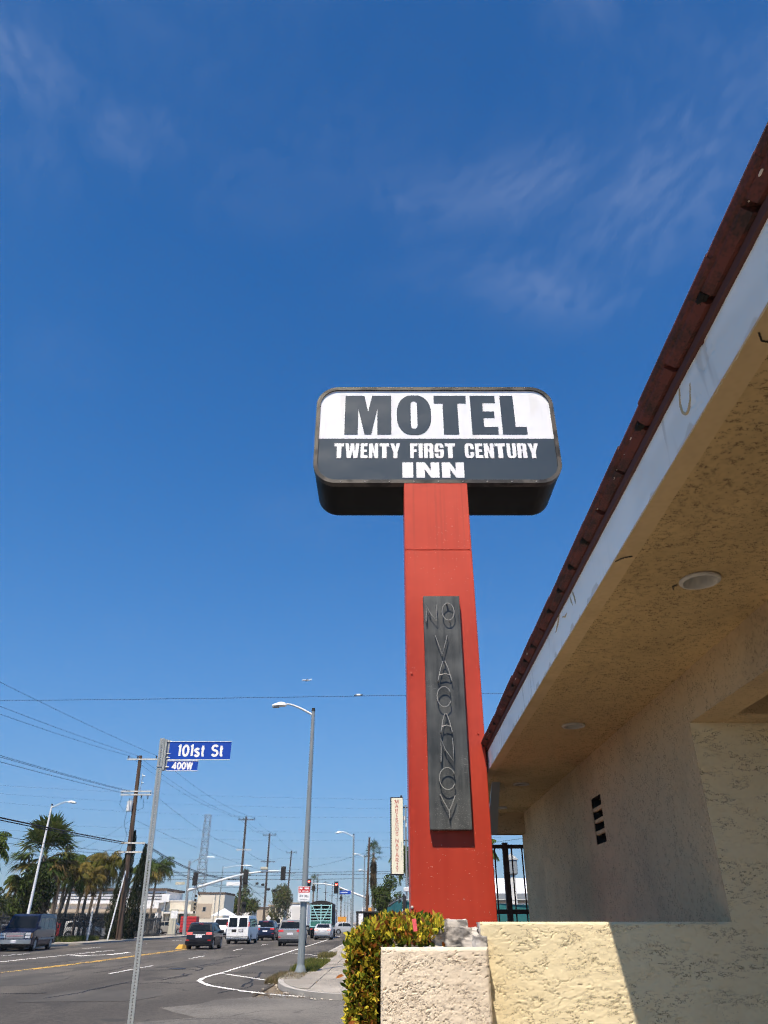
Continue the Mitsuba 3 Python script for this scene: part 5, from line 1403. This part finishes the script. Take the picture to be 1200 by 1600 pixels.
for x, y, h, lb in ((-31.0, 73.5, 6.0, 'slim leaning bare trunk beside the big fan palm'), (-32.5, 80.5, 5.4, 'slim dark trunk among the palm row behind the fence')):
    k = thing('palm_trunk', lb, 'tree trunk')
    part(k, 'trunk', trunk_mesh([(x, y, 0), (x + .5, y, h * .5), (x + .95, y, h)], .16, .12), 'bark', True)
    v, f, c = leafcloud([((x + 1, y, h + .1), (1.0, 1.0, .6))], 260, .3, DRY + GRN, fr, .18); part(k, 'crown', (v, f), 'foliage', False, c)


def cypress(x, y, h, r, lean, label, tip2=None):
    k = thing('cypress_tree', label, 'cypress', 'tall cypresses beside the large pole')
    part(k, 'trunk', trunk_mesh([(x, y, 0), (x + lean * .5, y, h * .5), (x + lean, y, h * .9)], .2, .05), 'bark', True)
    n = 5200
    t = fr.random(n) ** 1.25; a = fr.random(n) * 6.283
    rad = r * (np.clip(t / .10, .55, 1)) * (1 - t) ** .62 * (.72 + .55 * meshkit.noise(np.c_[np.cos(a) * 2.2, np.sin(a) * 2.2, t * 9 + x]))
    q = rad * (.6 + .4 * fr.random(n) ** .5)
    p = np.c_[x + lean * t + q * np.cos(a), y + q * np.sin(a), t * h]
    nrm = np.c_[np.cos(a), np.sin(a), .25 * fr.standard_normal(n)] + .35 * fr.standard_normal((n, 3)); nrm /= np.linalg.norm(nrm, axis=1, keepdims=True)
    up = np.c_[.25 * np.cos(a), .25 * np.sin(a), np.ones(n)] + .3 * fr.standard_normal((n, 3)); up -= nrm * (up * nrm).sum(1, keepdims=True); up /= np.linalg.norm(up, axis=1, keepdims=True)
    sd = np.cross(nrm, up); s = .17 * (.6 + .8 * fr.random((n, 1)))
    v = np.stack([p - sd * s * .3, p + sd * s * .3, p + up * s * 1.6], 1).reshape(-1, 3); f = np.arange(3 * n).reshape(-1, 3)
    cl = np.asarray(DARK)[fr.choice(3, n)] * (.7 + .9 * fr.random((n, 1)))
    part(k, 'crown', (v, f), 'foliage', False, np.repeat(cl, 3, 0))
    return k


cypress(-27.3, 82.6, 9.9, 1.12, .75, 'dark slender cypress left of the large wooden pole with a bent tip')
cypress(-26.8, 86.5, 8.9, 1.02, .45, 'dark slender cypress right of the large wooden pole, taller than the sign behind')


def round_tree(x, y, h, rx, rz, cols, label, n=3600, size=.2, group=None, name='leafy_tree', nb=9, ry=None):
    k = thing(name, label, 'tree', group)
    part(k, 'trunk', cat(trunk_mesh([(x, y, 0), (x + .1, y, h * .35), (x - .1, y, h * .62)], .2, .09), trunk_mesh([(x + .05, y, h * .3), (x + rx * .4, y, h * .62)], .1, .04, 6), trunk_mesh([(x + .05, y, h * .32), (x - rx * .45, y, h * .66)], .1, .04, 6)), 'bark', True)
    bl = []
    for i in range(nb):
        d = fr.standard_normal(3); d /= np.linalg.norm(d)
        bl.append(((x + d[0] * rx * .6, y + d[1] * (ry or rx) * .6, h - rz + d[2] * rz * .6), (rx * (.32 + .25 * fr.random()), (ry or rx) * (.32 + .25 * fr.random()), rz * (.3 + .25 * fr.random()))))
    v, f, c = leafcloud(bl, n, size, cols, fr); part(k, 'crown', (v, f), 'foliage', False, c)
    return k


round_tree(-27.2, 62, 5.6, 2.0, 2.2, DARK + GRN[:2], 'dark bushy tree at the left picture edge behind the blue van', 3200, .17)
round_tree(-33, 66, 4.2, 2.4, 1.7, DARK + DRY[2:3], 'dark olive shrub-like tree at the foot of the big fan palm', 2600, .17)
round_tree(.75, 84, 6.2, 1.9, 2.3, GRN[:3] + [(0.07, 0.085, 0.03)], 'green bushy tree right of the brown pole above the hedge', 4200, .17)
round_tree(-29.0, 165, 8.5, 4.0, 3.4, GRN + [(0.12, .11, .04)], 'olive green tree behind the second wooden pole', 2600, .3)
round_tree(-24.6, 186, 9.4, 4.4, 4.2, [(0.10, .10, .045), (.14, .13, .05), GRN[0]], 'yellowish green tall tree right of the second wooden pole', 3000, .3)
round_tree(-32.5, 158, 5.5, 2.2, 2.3, [(0.20, .12, .06), (.14, .09, .05), GRN[1]], 'brown reddish tree between the tan shop and the white houses', 1600, .28)
round_tree(-22.0, 240, 7.0, 3.0, 2.6, DARK + GRN[:1], 'dark green far tree behind the queue of cars', 1200, .4)
fan_palm(-1.5, 112, 10.2, 1.45, 'tall skirted fan palm right behind the brown pole', 3.2, 34, 11)
queen_palm(2.15, 58, 5.4, 2.1, 'queen palm half hidden behind the red sign pole', GRN, group=None)
for x, y, h, lb in ((-27.6, 225, 8.8, 'small far fan palm right of the fourth pole'), (-21.5, 245, 12.4, 'far fan palm above the stake truck left of its tarpaulin'), (-17.5, 330, 12.0, 'tiny far fan palm right of the stake truck'), (-33.0, 190, 11.0, 'grey green far palm left of the second wooden pole')):
    fan_palm(x, y, h, 1.9, lb, .8, 24, 9, None, trunk=.3)
gp = thing('verge_grass', 'green grass at the foot of the left cypress', 'grass', kind='stuff'); labels[gp].pop('category', None)


def grass(x0, x1, y0, y1, n, h, cols, z=.1):
    p = np.c_[x0 + (x1 - x0) * fr.random(n), y0 + (y1 - y0) * fr.random(n), np.full(n, z)]
    a = fr.random(n) * 6.283; d = np.c_[np.cos(a), np.sin(a), 0 * a]; hh = h * (.5 + fr.random((n, 1)))
    tip = p + np.c_[.4 * fr.standard_normal((n, 2)) * h, np.zeros(n)] + np.array([0, 0, 1.0]) * hh
    v = np.stack([p - d * h * .09, p + d * h * .09, tip], 1).reshape(-1, 3)
    cl = np.asarray(cols)[fr.choice(len(cols), n)] * (.7 + .6 * fr.random((n, 1)))
    return v, np.arange(3 * n).reshape(-1, 3), np.repeat(cl, 3, 0)


v, f, c = grass(-29.5, -27.2, 72, 79, 5000, .34, [(0.10, .13, .03), (.14, .15, .04), (.07, .10, .025)]); put(gp, (v, f), 'foliage', False, c)
gp = thing('kerb_weeds', 'dry weeds and green grass along the kerb beside the nearest street lamp', 'weeds', kind='stuff'); labels[gp].pop('category', None)
g1 = grass(-3.25, -2.35, 29.0, 36.5, 5200, .16, [(0.11, .15, .03), (.15, .17, .04), (.22, .19, .07)], .1)
g2_ = grass(-3.55, -2.5, 25.2, 29.0, 4200, .13, [(0.26, .19, .10), (.20, .14, .075), (.30, .24, .14), (.13, .13, .04)], .02)
g3 = grass(-3.2, -2.5, 40, 44, 1800, .16, [(0.16, .15, .05), (.24, .20, .09)], .1)
g4 = grass(-3.3, -.6, 20.6, 25.2, 1200, .06, [(0.22, .15, .08), (.16, .11, .06)], .01)
g4 = tuple(np.asarray(q) for q in g4)
v, f, c = merge([g1, g2_, g3, g4]); put(gp, (v, f), 'foliage', False, c)
lt_ = thing('gutter_litter', 'scraps of pale litter and leaves in the gutter at the pavement corner', 'litter', kind='stuff'); labels[lt_].pop('category', None)
ms = []
for i in range(22):
    x, y = -3.4 + 2.2 * fr.random() ** 1.5, 21.2 + 5.2 * fr.random()
    y = 27.2 - 6.9 * math.sqrt(max(0, 1 - ((x + 3.25) / 2.45 - 1) ** 2)) - .15 - .3 * fr.random() if x > -3.25 else y
    s = .018 + .028 * fr.random(); ms.append(move(rot(rbox(-s, s, -s * .7, s * .7, 0, .02, .006), 360 * fr.random()), x, y, .012))
put(lt_, cat(ms), 'mortar')

# ------------------------------------------------------------------ fences, gate
fe = thing('iron_fence', 'black iron picket fence around the parking lot behind the palm row', 'fence')
pk = []
for y in np.arange(58, 108, .16):
    pk.append(box(-29.42, -29.39, y - .012, y + .012, .05, 2.1))
ro = part(fe, 'rail', cat(box(-29.44, -29.37, 58, 108, 1.88, 1.95), box(-29.44, -29.37, 58, 108, .25, .32)), 'dark_metal')
for y in np.arange(58, 108.1, 2.5):
    part(fe, 'post', box(-29.46, -29.35, y - .05, y + .05, 0, 2.3), 'dark_metal')
for m in pk[:300]:
    part(fe, 'picket', m, 'dark_metal')
if len(pk) > 300:
    k = part(fe, 'far_pickets', cat(pk[300:]), 'dark_metal'); labels[k] = {'kind': 'stuff'}


def cloth_fence(label, pts, h, step=2.4):
    k = thing('screen_fence', label, 'fence', 'teal screened fences across the side street')
    for a, b in zip(pts[:-1], pts[1:]):
        a, b = np.array(a, float), np.array(b, float); L = np.linalg.norm(b - a); n = max(1, round(L / step)); d = (b - a) / L; nr = np.array([-d[1], d[0]])
        for i in range(n):
            p, q = a + d * L * i / n, a + d * L * (i + 1) / n
            part(k, 'post', cyl((p[0], p[1], 0), (p[0], p[1], h + .12), .03, n=8), 'dark_metal')
            u = np.linspace(0, 1, 9); w = np.linspace(0, 1, 7); U, Wv = np.meshgrid(u, w, indexing='ij')
            bow = .05 + .05 * np.sin(np.pi * U) * (.5 + fr.random()) + .03 * (meshkit.noise(np.stack([U * 4 + i, Wv * 4, U * 0 + a[0]], -1)) - .5)
            top = h - .05 * np.sin(np.pi * U) - .08 * fr.random()
            P = np.stack([p[0] + (q - p)[0] * U + nr[0] * bow, p[1] + (q - p)[1] * U + nr[1] * bow, .08 + (top - .08) * Wv], -1)
            v = P.reshape(-1, 3); f = []
            for r in range(8):
                for s in range(6):
                    a0 = r * 7 + s; f += [[a0, a0 + 7, a0 + 8], [a0, a0 + 8, a0 + 1]]
            part(k, 'screen', (v, np.array(f)), 'teal_mesh', True)
            part(k, 'rail', tube([(p[0], p[1], h + .02), (q[0], q[1], h + .02)], .02, 6), 'grey_metal')
    return k


cloth_fence('teal screen fence running along the right pavement behind the hedge', [(.62, 25.2), (.36, 31.5), (.20, 38.5)], 2.25)
cloth_fence('teal screen fence along the side street seen through the iron gate', [(.66, 25.0), (9.0, 25.0)], 2.18)
gt = thing('iron_gate', 'brown iron gate with square bars between the red pole and the walkway wall', 'gate')
GY = 11.35
for z0, z1 in ((2.525, 2.575), (1.70, 1.755), (.25, .30)):
    part(gt, 'rail', box(1.38, 2.15, GY - .02, GY + .02, z0, z1), 'brown_iron')
part(gt, 'post', box(1.715, 1.79, GY - .045, GY + .035, 0, 2.60), 'brown_iron')
for x in (1.45, 1.60, 1.845, 1.995, 2.12):
    part(gt, 'bar', box(x - .009, x + .009, GY - .009, GY + .009, .25, 2.53), 'brown_iron')
qp = queen_palm(4.9, 40, 4.4, 1.25, 'small palm seen through the iron gate', GRN + DRY[:2], 16, group=None)
yl = thing('yard_lamp', 'pale square column with a lamp top seen through the iron gate', 'lamp post')
part(yl, 'column', rbox(4.28, 4.46, 27.0, 27.18, 0, 3.0, .02), 'plaster_white')
part(yl, 'lantern', cat(rbox(4.2, 4.54, 26.93, 27.25, 3.0, 3.45, .03), hullm([(4.15, 26.9, 3.45), (4.59, 26.9, 3.45), (4.15, 27.3, 3.45), (4.59, 27.3, 3.45), (4.37, 27.1, 3.68)])), 'grey_metal')
ho = thing('white_house', 'low white house with a grey roof seen through the iron gate', 'house')
part(ho, 'wall', box(5, 14, 55, 62, 0, 3.1), 'plaster_white')
part(ho, 'roof', hullm([(4.6, 54.4, 3.1), (14.4, 54.4, 3.1), (4.6, 62.6, 3.1), (14.4, 62.6, 3.1), (4.6, 58.5, 4.4), (14.4, 58.5, 4.4)]), 'white_metal')
for x in (6.4, 8.6, 11):
    w_ = part(ho, 'window', box(x, x + .9, 54.97, 55, 1.2, 2.3), 'shop_glass')
    part(w_, 'frame', cat(box(x - .08, x, 54.95, 55, 1.12, 2.38), box(x + .9, x + .98, 54.95, 55, 1.12, 2.38), box(x, x + .9, 54.95, 55, 2.3, 2.38), box(x, x + .9, 54.95, 55, 1.12, 1.2)), 'white_metal')
yc = thing('yard_canopy', 'grey flat carport roof seen through the iron gate', 'carport')
part(yc, 'roof_panel', box(4.2, 12, 36, 44, 2.50, 2.72), 'grey_metal')
for x in (4.4, 8, 11.8):
    part(yc, 'post', box(x - .05, x + .05, 36.2, 36.3, 0, 2.5), 'white_metal')

# ------------------------------------------------------------------ vertical restaurant sign
ms_ = thing('restaurant_sign', 'tall narrow cream vertical sign with stacked pink letters beside the red pole', 'shop sign')
MX0, MX1, MZ0, MZ1, MY = .47, 1.235, 4.23, 8.70, 50.0
part(ms_, 'cabinet', rbox(MX0 - .06, MX1 + .03, MY, MY + .40, MZ0 - .06, MZ1 + .06, .03), 'dark_metal')
mf = part(ms_, 'face', box(MX0 + .02, MX1, MY - .012, MY, MZ0, MZ1), 'sign_cream')
z = MZ1 - .33
for ch in 'MARISCOS NAYARIT':
    if ch != ' ':
        t = meshkit.text_mesh(ch, .215, .006, True); w = t.bounds[1][0] - t.bounds[0][0]
        t = move(t, -t.bounds[0][0] - w / 2)
        if ch != 'I': t.apply_scale([1.12, 1, 1])
        part(mf, 'letter', move(to_xz(t, MY - .012), (MX0 + MX1) / 2 - .02, 0, z), 'letter_pink')
        z -= .278
    else:
        z -= .12
z = 5.98
for ch in 'SEA FOOD':
    if ch != ' ':
        t = meshkit.text_mesh(ch, .075, .006, True)
        part(mf, 'small_letter', move(to_xz(t, MY - .012), MX1 - .14, 0, z), 'letter_blue')
    z -= .13
for zz in (8.15, 6.15):
    part(ms_, 'bracket', box(MX1, 2.2, MY + .15, MY + .22, zz - .03, zz + .03), 'dark_metal')
part(ms_, 'support_post', cyl((1.42, MY + .2, 0), (1.42, MY + .2, 8.3), .06, n=8), 'grey_metal')
part(ms_, 'top_fitting', rbox(MX1 - .16, MX1 - .02, MY + .1, MY + .3, MZ1 + .06, MZ1 + .18, .02), 'dark_metal')
part(ms_, 'insulator', cat(cyl((1.33, MY + .1, 7.35), (1.33, MY + .1, 7.6), .06, n=8), cyl((1.45, MY + .1, 6.95), (1.45, MY + .1, 7.2), .06, n=8)), 'white_metal')
ws = thing('floodlight', 'small white wall light on a thin post just left of the red pole', 'floodlight')
part(ws, 'post', cyl((1.05, 38, 0), (1.05, 38, 3.0), .03, n=6), 'grey_metal')
part(ws, 'lamp_box', rbox(.92, 1.3, 37.9, 38.1, 2.85, 3.02, .02), 'white_metal')

# ------------------------------------------------------------------ buildings
def window(parent, x0, x1, z0, z1, y, d=.06):
    w_ = part(parent, 'window', box(x0, x1, y - .02, y, z0, z1), 'shop_glass')
    part(w_, 'frame', cat(box(x0 - d, x0, y - .05, y, z0 - d, z1 + d), box(x1, x1 + d, y - .05, y, z0 - d, z1 + d), box(x0, x1, y - .05, y, z1, z1 + d), box(x0, x1, y - .05, y, z0 - d, z0)), 'grey_metal')


sh_ = thing('shop_building', 'long white shop front with dark stripes and a deep shaded canopy behind the signal mast', 'shop')
part(sh_, 'wall', cat(box(-62, -41.2, 152, 165, 0, 6.7)), 'plaster_white')
part(sh_, 'parapet', cat(box(-48.3, -41.0, 151.2, 152, 4.75, 6.75), box(-62, -48.6, 151.2, 152, 4.6, 6.4)), 'paint_white')
for z in (5.35, 5.85, 6.3):
    part(sh_, 'stripe', box(-62.1, -40.9, 151.1, 151.2, z - .06, z + .06), 'dark_metal')
part(sh_, 'roof_cap', box(-62.3, -40.8, 150.9, 165, 6.78, 7.15), 'roof_brown')
part(sh_, 'canopy', box(-62, -41.6, 149.2, 151.9, 3.15, 3.75), 'plaster_tan')
part(sh_, 'name_board', box(-48.1, -41.9, 150.8, 151.0, 3.85, 4.7), 'paint_white')
nb_ = [sbox(-47.3 + 1.4 * i, 4.15, -46.9 + 1.4 * i, 4.5) for i in range(4)]
part(sh_, 'board_lettering', face_text(unary_union(nb_), 150.8, .02), 'letter_grey')
for x in np.arange(-61.5, -42, 2.45):
    w_ = part(sh_, 'shop_window', box(x, x + 2.1, 151.93, 151.98, .3, 3.0), 'shop_glass')
    part(w_, 'frame', box(x + 2.1, x + 2.35, 151.88, 151.99, 0, 3.1), 'dark_metal')
for x in (-61.6, -54.6, -48.4, -41.9):
    part(sh_, 'column', box(x, x + .5, 149.3, 149.8, 0, 3.15), 'plaster_white')
sb_ = thing('shop_building', 'low cream flat-roofed shop between the striped shop and the tan block', 'shop')
part(sb_, 'wall', box(-41.0, -36.4, 153, 163, 0, 5.0), 'plaster_cream')
part(sb_, 'upper_panel', box(-40.4, -37.2, 152.8, 153, 3.6, 5.0), 'plaster_cream')
part(sb_, 'roof_cap', box(-41.1, -36.3, 152.7, 163, 5.0, 5.2), 'plaster_white')
part(sb_, 'canopy', box(-41, -35.0, 151.5, 153, 3.0, 3.35), 'plaster_white')
for x in (-40.3, -38.4):
    part(sb_, 'shop_window', box(x, x + 1.6, 152.9, 152.98, .3, 2.9), 'shop_glass')
part(sb_, 'white_panel', box(-41.4, -40.0, 150.5, 150.6, 4.9, 6.2), 'paint_white')
sc_ = thing('tan_block', 'square tan block with a dark roof edge and shaded right side behind the white van', 'shop')
part(sc_, 'wall', box(-34.6, -29.6, 150, 160, 0, 6.1), 'plaster_cream')
part(sc_, 'roof_cap', box(-34.7, -29.5, 149.9, 160.1, 6.12, 6.45), 'roof_brown')
part(sc_, 'tan_band', box(-34.6, -31.8, 149.95, 150, 2.2, 4.6), 'plaster_tan')
window(sc_, -33.4, -32.9, 3.4, 4.0, 149.95)
for x in (-31.3, -30.5):
    part(sc_, 'pipe', cyl((x, 149.9, 0), (x, 149.9, 6.1), .06, n=6), 'letter_grey')
for i in range(5):
    part(sc_, 'wall_letter', box(-35.1, -34.75, 149.8, 149.9, 3.0 + i * .65, 3.4 + i * .65), 'tarp_black')
rd = thing('shipping_crate', 'red corrugated metal box beside the white passenger van', 'metal box')
part(rd, 'body', box(-31.3, -28.9, 126, 128, .3, 2.4), 'sign_red')
for i in range(5):
    part(rd, 'rib', box(-31.25, -28.95, 125.94, 126, .5 + i * .4, .58 + i * .4), 'paint_red')
part(rd, 'legs', cat(box(-31.2, -31, 126.1, 127.9, 0, .3), box(-29.2, -29, 126.1, 127.9, 0, .3)), 'dark_metal')
tp = thing('market_tent', 'white pitched tent roof behind the red box', 'tent')
part(tp, 'roof', hullm([(-29.2, 138, 2.6), (-25.6, 138, 2.6), (-29.2, 142, 2.6), (-25.6, 142, 2.6), (-27.4, 140, 3.7)]), 'paint_white')
for x in (-29.1, -25.7):
    for y in (138.1, 141.9):
        part(tp, 'leg', cyl((x, y, 0), (x, y, 2.6), .04, n=6), 'white_metal')
for i, (x, y, w, h, lb, cl) in enumerate(((-31.5, 182, 4, 5.6, 'white house with dark windows behind the second wooden pole', 'plaster_white'), (-26.5, 200, 3.6, 5.0, 'pale house left of the fourth wooden pole', 'plaster_cream'), (-23.8, 224, 5.2, 6.0, 'white two storey house behind the fourth wooden pole', 'plaster_white'), (-17.5, 250, 5, 4.6, 'small pale house partly behind the stake truck', 'plaster_white'))):
    k = thing('far_house', lb, 'house', 'houses far up the street')
    part(k, 'wall', box(x - w / 2, x + w / 2, y, y + 7, 0, h), cl)
    part(k, 'roof', box(x - w / 2 - .25, x + w / 2 + .25, y - .25, y + 7.2, h, h + .35), 'plaster_tan')
    for j in range(2):
        for zz in ((1.2, 3.6) if h > 4.9 else (1.2,)):
            window(k, x - w * .34 + j * w * .4, x - w * .34 + j * w * .4 + .9, zz, zz + 1.1, y)
rs_ = np.random.default_rng(5)
for i in range(26):
    side = -1 if i % 3 else 1
    y = 230 + 18 * i + 8 * rs_.random(); x = (-34 - 26 * rs_.random()) if side < 0 else (8 + 22 * rs_.random())
    if i % 2 == 0:
        k = thing('far_house', 'small pale distant building lining the street', 'house', 'distant roadside buildings')
        w, h = 10 + 6 * rs_.random(), 4 + 2.5 * rs_.random()
        part(k, 'wall', box(x - w / 2, x + w / 2, y, y + 9, 0, h), ('plaster_white', 'plaster_cream', 'plaster_tan')[i % 3])
        part(k, 'roof', box(x - w / 2 - .3, x + w / 2 + .3, y - .3, y + 9.2, h, h + .3), 'roof_brown')
    else:
        round_tree(x, y, 6 + 4 * rs_.random(), 3.5, 2.8, GRN + DARK, 'distant green tree lining the street', 700, .6, 'distant roadside trees', 'far_tree', 6)
for i in range(16):
    x = -150 + 9.5 * i * .9 + 5 * rs_.random(); y = 210 + 60 * rs_.random()
    if -60 < x < -28 or x > -28: x -= 70
    round_tree(x, y, 6.5 + 4 * rs_.random(), 5, 3, GRN + DARK, ('tall' if i % 2 else 'broad') + ' distant green tree behind the shops at the left', 800, .65, 'distant trees beyond the left lot', 'far_tree', 6)

# small things on the right pavement
bs = thing('bus_shelter', 'black bus shelter on the right pavement behind the hedge top', 'bus shelter')
part(bs, 'roof', rbox(-2.5, -.5, 72, 75.5, 2.3, 2.45, .03), 'tarp_black')
part(bs, 'back_panel', box(-.62, -.56, 72.2, 75.3, .3, 2.3), 'tarp_black')
part(bs, 'side_panel', box(-1.9, -.62, 75.2, 75.26, .3, 2.3), 'dark_metal')
for x, y in ((-2.4, 72.15), (-.6, 72.15), (-2.4, 75.35)):
    part(bs, 'post', box(x - .05, x + .05, y - .05, y + .05, .1, 2.3), 'dark_metal')
cb = thing('white_sign_board', 'white board with a grey mark standing above the bus shelter', 'sign board')
part(cb, 'panel', box(-3.2, -2.3, 118, 118.06, 2.7, 3.5), 'white_vinyl')
part(cb, 'grey_mark', box(-2.9, -2.6, 117.97, 118, 3.0, 3.25), 'letter_grey')
part(cb, 'post', cyl((-2.75, 118.1, 0), (-2.75, 118.1, 2.75), .05, n=6), 'grey_metal')
kb = thing('news_box', 'white roadside cabinet beside the second street lamp behind the hedge', 'cabinet')
part(kb, 'body', rbox(-3.1, -2.3, 100, 100.6, .15, 2.1, .04), 'paint_white')
part(kb, 'base', box(-3.0, -2.4, 100.1, 100.5, .1, .2), 'dark_metal')
og = thing('orange_sign', 'orange road works board beyond the silver crossover', 'road sign')
part(og, 'panel', box(-8.6, -7.0, 152, 152.05, 1.7, 2.5), 'sign_orange')
part(og, 'stand', cat(box(-8.3, -8.2, 152.06, 152.1, 0, 1.9), box(-7.4, -7.3, 152.06, 152.1, 0, 1.9)), 'dark_metal')
tq = thing('portable_toilet', 'small turquoise cabin beyond the silver crossover', 'portable toilet')
part(tq, 'body', rbox(-12.2, -10.9, 172, 173.2, .1, 2.3, .05), 'turquoise_paint')
part(tq, 'roof', rbox(-12.3, -10.8, 171.9, 173.3, 2.3, 2.5, .04), 'white_metal')
for i, (x, y, lab) in enumerate(((-25.3, 98.5, 'slim grey sign post with a small panel right of the sign post'), (-24.9, 176, 'white diamond sign on a post at the foot of the fourth pole'))):
    k = thing('road_sign', lab, 'road sign')
    part(k, 'post', cyl((x, y, 0), (x, y, 2.6), .035, n=6), 'galvanised')
    p_ = rbox(-.4, .4, -.02, .02, -.4, .4, .01)
    p_ = rot(p_, 45, (0, 1, 0)) if i else p_
    part(k, 'panel', move(p_, x, y - .05, 2.4), 'white_vinyl')

# ------------------------------------------------------------------ hazy air
scene['haze_air'] = {'type': 'homogeneous', 'albedo': {'type': 'rgb', 'value': [0.95, 0.95, 0.95]}, 'sigma_t': {'type': 'rgb', 'value': [0.00022, 0.00022, 0.00022]}}
scene['clear_boundary'] = {'type': 'null'}
labels['haze'] = {'kind': 'stuff'}
scene['haze'] = {'type': 'cube', 'to_world': T().translate([0, 2800, 21]).scale([3050, 3250, 22]), 'bsdf': {'type': 'ref', 'id': 'clear_boundary'}, 'interior': {'type': 'ref', 'id': 'haze_air'}}
scene['camera']['medium'] = {'type': 'ref', 'id': 'haze_air'}
